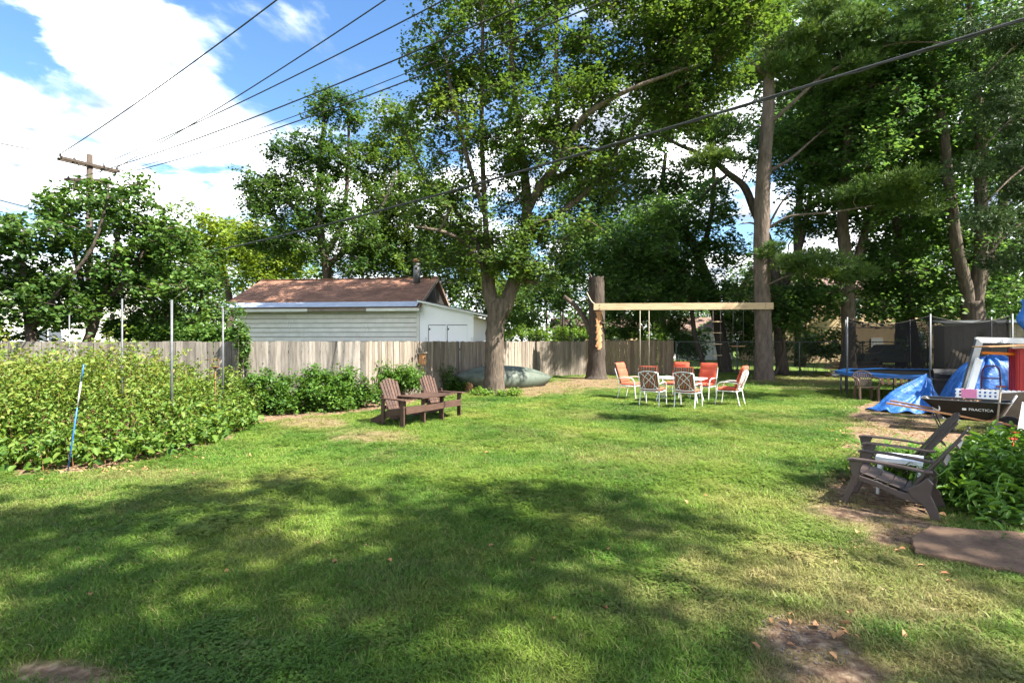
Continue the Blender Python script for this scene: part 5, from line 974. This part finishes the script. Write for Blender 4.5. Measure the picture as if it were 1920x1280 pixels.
# ------------------------------------------------------------------ brown plastic adirondacks
def plastic_chair(label, c, face):
    """local: y forward, width .62"""
    t = thing('plastic_adirondack', label, 'chair', c, math.atan2(face.y, face.x) - math.pi / 2, 'plastic adirondack chairs'); m_ = 'brown_plastic'
    for s in (-1, 1):
        x = s * .27
        MB().prism([(.36, 0), (.42, 0), (.335, .26), (.31, .36), (.25, .34), (.28, .22)], (s * .03, 0, 0), (x, 0, 0), (0, 1, 0)).build('front_leg', m_, t, bevel=.008)
        MB().prism([(.25, .3), (.315, .32), (.345, .475), (.33, .5), (.2, .5), (.235, .42)], (s * .034, 0, 0), (x, 0, 0), (0, 1, 0)).build('arm_support', m_, t, bevel=.008)
        MB().prism([(-.44, 0), (-.36, 0), (-.31, .12), (-.2, .2), (-.16, .27), (-.26, .34), (-.33, .42), (-.38, .36), (-.36, .24), (-.41, .12)], (s * .034, 0, 0), (x * .93, 0, 0), (0, 1, 0)).build('rear_leg', m_, t, bevel=.008)
        MB().prism([(.3, .29), (.3, .345), (.1, .3), (-.1, .235), (-.3, .21), (-.3, .13), (-.1, .165), (.1, .24)], (s * .025, 0, 0), (x * .92, 0, 0), (0, 1, 0)).build('side_rail', m_, t, bevel=.006)
        arm = [(.355, .5), (.3, .514), (.1, .512), (-.15, .497), (-.3, .478), (-.37, .485)]
        mb = MB()
        for (y1, z1), (y2, z2) in zip(arm[:-1], arm[1:]): mb.bar((x + s * .025, y1, z1), (x + s * .02, y2 - .004, z2), .085, .024)
        mb.build('armrest', m_, t, bevel=.005)
    for k in range(5):
        y = .28 - k * .113; z = .37 - .036 * k
        MB().grid(lambda u, v, y=y, z=z: Vector(((u - .5) * .5, y + (v - .5) * .104, z - .02 * math.cos((u - .5) * 3.1) - .03 * (.5 - v) + .012)), 8, 2).grid(lambda u, v, y=y, z=z: Vector(((.5 - u) * .5, y + (v - .5) * .104, z - .02 * math.cos((u - .5) * 3.1) - .03 * (.5 - v) - .006)), 8, 2).build('seat_slat', m_, t)
    for k in range(5):
        q = k - 2; xb, xt = q * .088, q * .108; lz = .93 - .018 * q * q - (.02 if abs(q) == 2 else 0); pts = []
        for s_ in (0, .3, .6, .85, 1): zz = .2 + (lz - .2) * s_; pts.append((xb + (xt - xb) * s_, -.2 - .44 * s_ ** 1.05 + .02 * q * q * .6, zz))
        mb = MB()
        for a, b_ in zip(pts[:-1], pts[1:]): mb.bar(a, Vector(b_) + (Vector(b_) - Vector(a)) * .01, .083, .016, (0, 1, .6))
        mb.build('back_slat', m_, t, bevel=.004)
    for (y, z, w_) in ((-.3, .33, .46), (-.44, .58, .52), (-.54, .76, .5)): MB().bar((-w_ / 2, y - .02, z), (w_ / 2, y - .02, z), .05, .02, (0, -.8, .5)).build('back_brace', m_, t, bevel=.003)
    return t
c1 = (G(1581, 942) + G(1611, 926) + G(1716, 965) + G(1739, 952)) / 4
plastic_chair('dark brown plastic adirondack chair in front, nearest the viewer', c1 + Vector((.05, -.03, 0)), Vector((-.72, .70, 0)))
plastic_chair('dark brown plastic adirondack chair behind the white side table', c1 + Vector((.78, .92, 0)), Vector((-.86, .52, 0)))
tb = c1 + Vector((.48, .42, 0)); t = thing('side_table', 'small white plastic side table between the two brown adirondack chairs', 'table', tb, R(-40))
for k in range(5): MB().box((0, -.16 + k * .08, .43), (.42, .068, .018)).build('table_slat', 'white_paint', t)
MB().box((0, -.2, .415), (.44, .025, .045)).box((0, .2, .415), (.44, .025, .045)).box((-.21, 0, .415), (.02, .375, .044)).box((.21, 0, .415), (.02, .375, .044)).build('apron', 'white_paint', t)
for sx_ in (-1, 1):
    for sy_ in (-1, 1): MB().tube([(Vector((sx_ * .18, sy_ * .17, .41)), .02), (Vector((sx_ * .2, sy_ * .19, 0)), .017)], n=8).build('leg', 'white_paint', t)
# stone slab
sp0 = [G(1712, 1012), G(1742, 992), G(1930, 1006), G(2010, 1060), G(1960, 1088), G(1860, 1070), G(1715, 1040)]; o_ = sp0[0]; gg = random.Random(2); sp_ = [a_.lerp(b_, q / 5) + (Vector((gg.uniform(-.022, .022), gg.uniform(-.022, .022), 0)) if q else Vector()) for a_, b_ in zip(sp0, sp0[1:] + sp0[:1]) for q in range(5)]
mb = MB(); mb.prism([(p.x - o_.x, p.y - o_.y) for p in sp_][::-1], (0, 0, .07), (0, 0, -.03), (1, 0, 0), (0, 1, 0)); o = mb.build('stone_slab', 'slab', bevel=.012); o.location = o_; tag(o, 'flat reddish brown stone slab set in the lawn at the right', 'paving slab')

# ------------------------------------------------------------------ trampoline and the clutter behind
tc_ = Vector((13.35, 16.8, 0)); Rt = 2.25; t = thing('trampoline', 'round trampoline with blue pad and black safety net', 'trampoline', tc_)
def ring(r_, z, tr, n_=48): return [(Vector((math.cos(a) * r_, math.sin(a) * r_, z)), tr) for a in np.linspace(0, 2 * math.pi, n_ + 1)]
MB().tube(ring(Rt, .74, .03), n=8, cap=False).build('frame', 'galvanised', t)
MB().grid(lambda u, v: Vector((math.cos(u * 6.2832) * (.02 + v * (Rt - .25)), math.sin(u * 6.2832) * (.02 + v * (Rt - .25)), .745 - .02 * (1 - v))), 48, 3).build('mat', 'black_plastic', t)
mb = MB(); mb.grid(lambda u, v: Vector((math.cos(u * 6.2832) * (Rt - .3 + .38 * v), math.sin(u * 6.2832) * (Rt - .3 + .38 * v), .785 + .03 * math.sin(v * 3.14) + .012 * math.sin(u * 60))), 96, 4); mb.grid(lambda u, v: Vector((math.cos(u * 6.2832) * (Rt + .085), math.sin(u * 6.2832) * (Rt + .085), .78 - .1 * v + .015 * math.sin(u * 44))), 96, 2); mb.build('pad', 'blue_pad', t)
m, n, l = newmat('net'); out = n.new('ShaderNodeOutputMaterial'); df = n.new('ShaderNodeBsdfDiffuse'); df.inputs[0].default_value = (.012, .012, .013, 1); tp_ = n.new('ShaderNodeBsdfTransparent'); mx_ = n.new('ShaderNodeMixShader'); mx_.inputs[0].default_value = .68; l.new(tp_.outputs[0], mx_.inputs[1]); l.new(df.outputs[0], mx_.inputs[2]); l.new(mx_.outputs[0], out.inputs[0])
angs = [R(178 + 60 * k) for k in range(6)]
for a in angs:
    d = Vector((math.cos(a), math.sin(a), 0)) * (Rt + .05); MB().tube([(d + Vector((0, 0, .02)), .025), (d + Vector((0, 0, 2.6)), .025)], n=8).build('net_pole', 'galvanised', t)
    for da in (-.22, .22):
        e_ = Vector((math.cos(a + da), math.sin(a + da), 0)) * Rt; MB().tube([(e_ + Vector((0, 0, .72)), .022), (e_ + Vector((0, 0, .02)), .022)], n=8).build('leg', 'galvanised', t)
def netf(u, v):
    a = angs[0] + u * 6.2832; k = (u * 6) % 1; r_ = Rt - .02 - .22 * math.sin(k * 3.1416) * v; return Vector((math.cos(a) * r_, math.sin(a) * r_, .8 + (1.74 - .2 * math.sin(k * 3.1416)) * v))
MB().grid(netf, 96, 6).build('safety_net', 'net', t); MB().tube([(netf(i / 96, 1), .007) for i in range(97)], n=5, cap=False).build('net_cord', 'rope_dark', t)
def pallet(label, c, rot, w=1.1, h_=.95, m_='bare_wood'):
    t = thing('pallet', label, 'pallet', c); t.rotation_euler = rot
    for k in range(7): MB().box((-w / 2 + .06 + k * (w - .12) / 6, -.06, h_ / 2), (.1, .02, h_)).build('slat', m_, t)
    for z in (.08, h_ / 2, h_ - .08): MB().box((0, 0, z), (w, .09, .06)).build('stringer', 'old_lumber', t)
    return t
pallet('wooden pallet leaning upright behind the trampoline net', XY(1690, 20.9), (R(-14), 0, R(-12)), 1.5, .75, 'bare_wood')
pallet('grey pallet leaning beside the great double maple', XY(1788, 20.6), (R(-20), R(28), R(-10)), 1.0, 1.5, 'old_lumber')
t = thing('lumber_pile', 'low pile of weathered planks left of the trampoline', 'lumber', G(1600, 706), R(-16)); rr = random.Random(8)
for k in range(14): MB().box((rr.uniform(-.3, .3), rr.uniform(-.35, .35), .05 + .055 * k), (2.2 + rr.uniform(-.4, .4), .2, .045), (0, rr.uniform(-.02, .02), rr.uniform(-.12, .12))).build('plank', 'old_lumber' if k % 3 else 'bare_wood', t)
t = thing('tool_shed', 'low brown board shed wall behind the trampoline net at the right', 'shed', XY(1855, 22.2), R(-18))
for k in range(14): MB().box((-1.5 + k * .232, 0, 1.3), (.224, .03, 2.6 + .03 * (k % 3))).build('board', 'old_lumber', t)
MB().box((.01, .55, 1.25), (3.2, 1.05, 2.5)).build('wall', 'old_lumber', t); MB().box((.01, .45, 2.66), (3.4, 1.5, .05), (R(6), 0, 0)).build('roof', 'slate_grey', t)
# resin chair
t = thing('resin_chair', 'brown plastic stacking chair standing before the trampoline', 'chair', G(1624, 750), R(165)); m_ = 'brown_resin'
for sx_ in (-1, 1):
    MB().prism([(.2, 0), (.27, 0), (.24, .42), (.16, .42)], (sx_ * .05, 0, 0), (sx_ * .22, 0, 0), (0, 1, 0)).build('leg', m_, t); MB().prism([(-.3, 0), (-.24, 0), (-.16, .42), (-.26, .42)], (sx_ * .05, 0, 0), (sx_ * .2, 0, 0), (0, 1, 0)).build('leg', m_, t)
    MB().tube(smooth_pts([(Vector((sx_ * .25, .22, .42)), .022), (Vector((sx_ * .29, .23, .62)), .026), (Vector((sx_ * .31, .05, .67)), .026), (Vector((sx_ * .28, -.2, .7)), .024)], 5), n=8).build('armrest', m_, t)
MB().grid(lambda u, v: Vector(((u - .5) * .48, (v - .5) * .46, .42 - .02 * math.sin(u * 3.14))), 6, 5).grid(lambda u, v: Vector(((.5 - u) * .48, (v - .5) * .46, .39 - .02 * math.sin(u * 3.14))), 6, 5).build('seat', m_, t)
mb = MB()
for k in range(9):
    q = (k - 4) / 4; mb.bar((q * .2, -.22 - .0 * q, .43), (q * .245, -.35 + .06 * q * q, .84 - .1 * q * q), .03, .014, (0, 1, .2))
mb.build('back_slats', m_, t); MB().tube([(Vector((math.sin(a) * .27, -.36 + .08 * math.sin(a) ** 2 + (.02 if abs(a) > 1.4 else 0), .66 + .22 * math.cos(a))), .02) for a in np.linspace(-1.65, 1.65, 17)], n=8).build('back_rim', m_, t); MB().box((0, -.285, .6), (.46, .016, .05)).build('back_rail', m_, t)
# folding chair frame
t = thing('folding_chair', 'bare white tube chair frame behind the crumpled blue tarp', 'chair', G(1707, 745), R(12))
MB().tube(smooth_pts([(Vector((-.22, 0, 0)), .012), (Vector((-.21, 0, .5)), .012), (Vector((-.16, 0, .6)), .012), (Vector((.16, 0, .6)), .012), (Vector((.21, 0, .5)), .012), (Vector((.22, 0, 0)), .012)], 6), n=8).build('front_frame', 'white_metal', t)
MB().tube(smooth_pts([(Vector((-.2, .45, 0)), .012), (Vector((-.2, .1, .45)), .012), (Vector((.2, .1, .45)), .012), (Vector((.2, .45, 0)), .012)], 6), n=8).build('rear_frame', 'rust', t); MB().box((0, .2, .3), (.4, .36, .015)).build('seat', 'grey_panel', t)
# barbecue
t = thing('barbecue', 'black gas barbecue standing before the trampoline', 'barbecue', G(1772, 757), R(-22))
MB().box((0, 0, .42), (.62, .42, .5)).build('cabinet', 'black_steel', t, bevel=.01); MB().box((0, 0, .7), (.66, .46, .1)).build('firebox', 'black_steel', t, bevel=.01)
MB().prism([(-.22, 0), (.22, 0), (.2, .12), (.1, .24), (-.1, .26), (-.2, .14)], (.66, 0, 0), (-.33, 0, .755), (0, 1, 0)).build('lid', 'black_plastic', t, bevel=.015); MB().tube([(Vector((-.22, -.27, .87)), .014), (Vector((.22, -.27, .87)), .014)], n=8).build('handle', 'galvanised', t)
for s in (-1, 1): MB().box((s * .5, 0, .72), (.32, .4, .035)).build('side_shelf', 'grey_panel', t)
for sx_ in (-1, 1):
    for sy_ in (-1, 1): MB().box((sx_ * .28, sy_ * .18, .09), (.04, .04, .18)).build('leg', 'black_steel', t)
# tarps
def tarp(name, label, c, fn, n1=60, n2=40):
    t = MB().grid(fn, n1, n2).build(name, 'blue_tarp'); t.location = c; tag(t, label, 'tarp', 'blue tarps')
    s_ = t.modifiers.new('thickness', 'SOLIDIFY'); s_.thickness = .006; return t
ct = G(1714, 772)
def crumple(u, v):
    # draped sheet: apex right of the middle, a long fold running down to the left
    a = u * 6.2832; ex = 1 + .1 * math.sin(3 * a + 1) + .05 * math.sin(7 * a) + .03 * math.sin(13 * a + 2); rx = (.72 if math.cos(a) > 0 else .72 + .45 * abs(math.cos(a)) ** 3) * ex; ry = .5 * ex
    x = .34 * (1 - v) + math.cos(a) * rx * v; y = .05 + math.sin(a) * ry * v; ridge = max(0, -math.cos(a)) ** 8 * (1 - v) ** .8 * .12
    h_ = .86 * (1 - v) ** (.8 if math.cos(a) > 0 else 1.1); w_ = v * (1 - v) * (.3 * math.sin(4 * a + 1.3) + .2 * math.sin(9 * a + 3 * v) + .1 * math.sin(19 * a + 5 * v)); lip = .035 * (v > .93) * (1 + math.sin(11 * a))
    return Vector((x + .05 * math.sin(6 * y + 8 * v), y, max(.012, h_ + ridge + w_ + lip)))
tarp('tarpaulin', 'crumpled blue tarp heaped on the ground before the barbecue', ct, crumple, 96, 26)
cm = XY(1850, 13.6)
def mound(u, v):
    a = u * 6.2832; ex = 1 + .06 * math.sin(4 * a) + .04 * math.sin(9 * a + 1); x = math.cos(a) * 1.25 * v * ex; y = math.sin(a) * .8 * v * ex; q = max(0, 1 - v ** 2.6)
    return Vector((x, y, max(.01, (1.38 + .22 * x * .8) * q + v * (1 - v ** 4) * (.1 * math.sin(7 * a + 3 * v) + .06 * math.sin(13 * a + 6 * v) + .04 * math.sin(23 * a)) + .03 * math.sin(15 * a))))
tarp('tarpaulin', 'bright blue tarp covering a tall heap behind the wheelbarrow', cm, mound, 96, 26)
ch_ = XY(1940, 13.2)
def hang(u, v): return Vector(((u - .5) * .75 + .08 * math.sin(v * 9), -.18 * math.sin(u * 3.1416) + .05 * math.sin(u * 23 + v * 5), 2.85 - .95 * v - .14 * abs(math.sin(u * 9)) * v + .12 * math.sin(u * 3.14)))
t_h = tarp('tarpaulin', 'torn blue tarp hanging from the post at the right edge', ch_, hang, 40, 24)
o = MB().bar((0, 0, 0), (0, 0, 2.75), .09, .09).build('post', 'old_lumber'); o.location = XY(1932, 13.4); tag(o, 'wooden post under the hanging blue tarp', 'post')
# leaning frames, lumber, cabinet
Yq = 11.9
def barthing(name, label, cat, a, b, w_, t_, m_, up=(0, 1, 0), group='clutter behind the wheelbarrow'):
    c = Vector((a.x, a.y, 0)); o = MB().bar(a - c, b - c, w_, t_, up).build(name, m_, bevel=.004); o.location = c; return tag(o, label, cat, group)
barthing('gutter_length', 'white ribbed gutter length leaning on the blue heap', 'gutter', P(1812, 752, 11.7), P(1836, 673, 11.95), .15, .05, 'white_paint')
t = thing('door_frame', 'grey and white aluminium door frame leaning over the blue heap', 'door frame', P(1807, 752, 12.1).xy.to_3d()); o_ = Vector(t.location)
MB().bar(P(1800, 765, 12.05), P(1836, 637, 12.5), .17, .06, (0, 1, 0)).build('upright', 'slate_grey', t, o_); MB().bar(P(1829, 637, 12.5), P(1985, 640, 12.3), .06, .13, (0, 0, 1)).build('head', 'white_metal', t, o_); MB().bar(P(1975, 765, 11.95), P(1982, 642, 12.35), .15, .06, (0, 1, 0)).build('upright', 'slate_grey', t, o_); MB().box(P(1882, 639, 12.36), (.08, .06, .1)).build('bracket', 'white_paint', t, o_)
barthing('plywood_sheet', 'thin brown plywood sheet lying on top of the red cabinet', 'board', P(1838, 650, 11.6), P(1990, 645, 11.4), .5, .025, 'bare_wood', (0, 0, 1))
barthing('orange_board', 'bright orange board under the plywood beside the red cabinet', 'board', P(1842, 661, 11.75), P(1912, 664, 11.7), .05, .06, 'orange', (0, 0, 1))
t = thing('red_cabinet', 'red ribbed metal cabinet at the right edge', 'cabinet', XY(1966, 11.3), R(-30)); MB().box((0, .3, .84), (1.0, .55, 1.6)).build('body', 'red_paint', t, bevel=.01)
for k in range(9): MB().box((-.44 + k * .11, .018, .84), (.05, .016, 1.56)).build('rib', 'red_paint', t)
for k in range(5): MB().box((-.508, .08 + k * .11, .84), (.016, .05, 1.56)).build('rib', 'red_paint', t)
t = thing('hand_truck', 'dark red hand truck frame standing before the blue heap', 'hand truck', G(1858, 775), R(-35)); rr_ = .017
for s in (-1, 1): MB().tube(smooth_pts([(Vector((s * .17, 0, .1)), rr_), (Vector((s * .17, 0, .9)), rr_), (Vector((s * .13, -.02, 1.15)), rr_), (Vector((0, -.02, 1.2)), rr_)], 4), n=8).build('rail', 'dark_red', t)
for z in (.3, .6, .88): MB().tube([(Vector((-.17, 0, z)), .014), (Vector((.17, 0, z)), .014)], n=8).build('crossbar', 'dark_red', t)
MB().box((0, -.14, .04), (.42, .26, .012)).build('toe_plate', 'rust', t)
for s in (-1, 1): MB().tube([(Vector((s * .21, .1, .13)), .13), (Vector((s * .27, .1, .13)), .13)], n=16).build('wheel', 'tyre', t)
t = thing('lattice_panel', 'white pierced panel with a pink card behind the wheelbarrow', 'panel', G(1866, 795), R(-36)); 
for k in range(16): MB().box((-.62 + k * .083, 0, .52), (.045, .012, .46)).build('slat', 'white_paint', t)
for k in range(6): MB().box((0, .011, .32 + k * .08), (1.32, .01, .035)).build('crossbar', 'white_paint', t)
MB().box((-.43, -.012, .6), (.26, .008, .28)).build('pink_card', 'pink', t); MB().box((-.6, .008, .26), (.06, .04, .52)).box((.6, .008, .26), (.06, .04, .52)).build('leg', 'white_paint', t)
for i, (a, b, w_, lab) in enumerate([(G(1898, 800), P(1908, 735, 10.2), .5, 'grey sheet panel leaning on the red cabinet'), (G(1925, 830), P(1936, 760, 9.6), .32, 'ribbed grey panel leaning at the right edge')]):
    barthing('sheet_panel', lab, 'panel', a, b, w_, .02, 'grey_panel', (.5, .8, 0))
# ------------------------------------------------------------------ wheelbarrow
wd_ = Vector((.74, -.67, 0)).normalized(); wc = G(1814, 812) + Vector((.1, .15, 0))
t = thing('wheelbarrow', 'black wheelbarrow with long wooden handles full of garden waste', 'wheelbarrow', wc, math.atan2(wd_.y, wd_.x)); Lt = 1.3
def tubsec(z, k):  # rim at z=.64, floor z=.28 ; x along the barrow, wheel end +x
    q = (z - .26) / .38; x0 = -.32 - .36 * q; x1 = .38 + .27 * q; hy = .2 + .14 * q; r_ = .1; pts = []
    for cx_, cy_, a0 in ((x1 - r_, hy - r_, 0), (x0 + r_, hy - r_, 90), (x0 + r_, -hy + r_, 180), (x1 - r_, -hy + r_, 270)):
        for j in range(5): a = R(a0 + j * 22.5); pts.append(Vector((cx_ + math.cos(a) * (r_ - k), cy_ + math.sin(a) * (r_ - k), z)))
    return pts
mb = MB(); zs = [.26, .34, .45, .56, .64]
for kk, rev in ((0, 1), (.012, -1)):
    vs_ = sum([tubsec(z, kk) for z in zs], []); fs_ = [(i * 20 + j, i * 20 + (j + 1) % 20, (i + 1) * 20 + (j + 1) % 20, (i + 1) * 20 + j)[::rev] for i in range(4) for j in range(20)] + [tuple(range(20))[::-rev]]
    mb.add(vs_, fs_, True)
tub = mb.build('tub', 'black_plastic', t); MB().tube([(p, .012) for p in tubsec(.642, -.004) + tubsec(.642, -.004)[:1]], n=6, cap=False).build('rim', 'slate_grey', tub)
for s in (-1, 1): MB().bar((-1.25, s * .3, .50), (.72, s * .16, .22), .035, .04).build('handle', 'bare_wood', t)
for s in (-1, 1):
    MB().tube(smooth_pts([(Vector((-.1, s * .24, .3)), .012), (Vector((-.22, s * .25, .02)), .012), (Vector((-.36, s * .25, .02)), .012), (Vector((-.5, s * .25, .36)), .012)], 4), n=6).build('leg', 'black_steel', t)
MB().tube([(Vector((-.3, -.25, .1)), .01), (Vector((-.3, .25, .1)), .01)], n=6).build('leg_brace', 'black_steel', t)
wh = MB().tube([(Vector((.62, -.045, .19)), .13), (Vector((.62, -.05, .19)), .185), (Vector((.62, .05, .19)), .185), (Vector((.62, .045, .19)), .13)], n=20).build('wheel', 'tyre', t); MB().tube([(Vector((.62, -.15, .19)), .015), (Vector((.62, .15, .19)), .015)], n=8).build('axle', 'galvanised', wh)
def textpart(body, size, loc, rot, m_, parent, name):
    cu = bpy.data.curves.new(name, 'FONT'); cu.body = body; cu.size = size; cu.extrude = .0012; cu.align_x = 'CENTER'; cu.align_y = 'CENTER'; tmp = bpy.data.objects.new(name, cu); COL.objects.link(tmp); dg = bpy.context.evaluated_depsgraph_get(); me = bpy.data.meshes.new_from_object(tmp.evaluated_get(dg)); bpy.data.objects.remove(tmp); me.materials.clear(); me.materials.append(MATS[m_])
    o = link(name, me, parent); o.location = loc; o.rotation_euler = rot; return o
tilt = math.atan(.14 / .38)
sy = -(.2 + .14 * (.47 - .26) / .38) - .004
textpart('PRACTICA', .075, (.22, sy, .48), (math.pi / 2 + tilt, 0, 0), 'sticker', tub, 'lettering')
MB().box((-.02, sy, .48), (.06, .003, .045), (tilt, 0, 0)).build('logo_block', 'sticker', tub)
st_ = MB().tube([(Vector((0, 0, 0)), .085), (Vector((0, 0, .003)), .085)], n=24).build('round_label', 'sticker', tub); st_.location = (-.44, sy + .02, .47); st_.rotation_euler = (math.pi / 2 + tilt, 0, R(-18)); st_.scale = (.75, 1, 1)
textpart('6 cu ft', .04, (-.44, sy + .015, .47), (math.pi / 2 + tilt, 0, R(-18)), 'slate_grey', tub, 'lettering') if False else None
g = np.random.default_rng(200); C = np.stack([g.uniform(-.4, .45, 16), g.uniform(-.18, .18, 16), g.uniform(.5, .6, 16)], 1); v, f, ti = clump_leaves(g, C, 22, .1, .05, .6, .6, .4); o = link('garden_waste', npmesh('garden_waste', v, f, 'dead_leaf', ti)); o.location = wc; o.rotation_euler = (0, 0, math.atan2(wd_.y, wd_.x)); tag(o, 'withered plant cuttings heaped in the wheelbarrow', 'cuttings', kind='stuff')
a, b = Vector((.42, -.36, .12)), Vector((.5, -.1, .92)); M4 = Matrix.Rotation(math.atan2(wd_.y, wd_.x), 3, 'Z')
t = thing('shovel', 'shovel with steel blade and wooden handle leaning against the wheelbarrow', 'shovel', wc + M4 @ Vector((.42, -.44, 0))); a = M4 @ Vector((0, 0, .0)); b = M4 @ Vector((.08, .16, .95))
MB().tube([(a + (b - a) * .25, .016), (b, .016)], n=8).build('handle', 'old_lumber', t); MB().bar(a + (b - a) * .02, a + (b - a) * .3, .15, .012, M4 @ Vector((0, 1, 0))).build('blade', 'galvanised', t); MB().bar(b - (M4 @ Vector((.07, 0, 0))), b + (M4 @ Vector((.07, 0, 0))), .03, .03).build('grip', 'dark_red', t)
a = G(1862, 808); b = P(1906, 742, 9.75); o = MB().tube([(Vector((0, 0, 0)), .016), (b - a, .016)], n=8).build('white_pole', 'white_paint'); o.location = a; tag(o, 'slanting white pole leaning on the grey panel right of the wheelbarrow', 'pole')
barthing('white_board', 'white painted board lying on the ground under the wheelbarrow handles', 'board', G(1772, 786) + Vector((0, 0, .03)), G(1806, 772) + Vector((0, 0, .1)), .09, .04, 'white_paint', (0, 0, 1))
o = MB().box((0, 0, .035), (1.5, .16, .05)).build('white_board', 'white_paint', bevel=.004); o.location = G(1850, 790); o.rotation_euler = (0, 0, R(-40)); tag(o, 'white board lying flat on the ground behind the wheelbarrow', 'board', 'clutter behind the wheelbarrow')
t = thing('rubbish_bag', 'crumpled white bag lying at the lumber pile', 'bag', G(1570, 706)); rng3 = np.random.default_rng(9)
MB().grid(lambda u, v: Vector((math.cos(u * 6.2832) * math.sin(v * 3.1416) * (.28 + .05 * math.sin(u * 31 + v * 9)), math.sin(u * 6.2832) * math.sin(v * 3.1416) * (.2 + .04 * math.sin(u * 23)), .14 - math.cos(v * 3.1416) * (.15 + .03 * math.sin(u * 19 + v * 7)))), 28, 12).build('sack', 'white_paint', t)
MB().tube([(Vector((.1, 0, .26)), .05), (Vector((.16, 0, .34)), .02), (Vector((.2, .02, .38)), .05)], n=8).build('knot', 'white_paint', t)
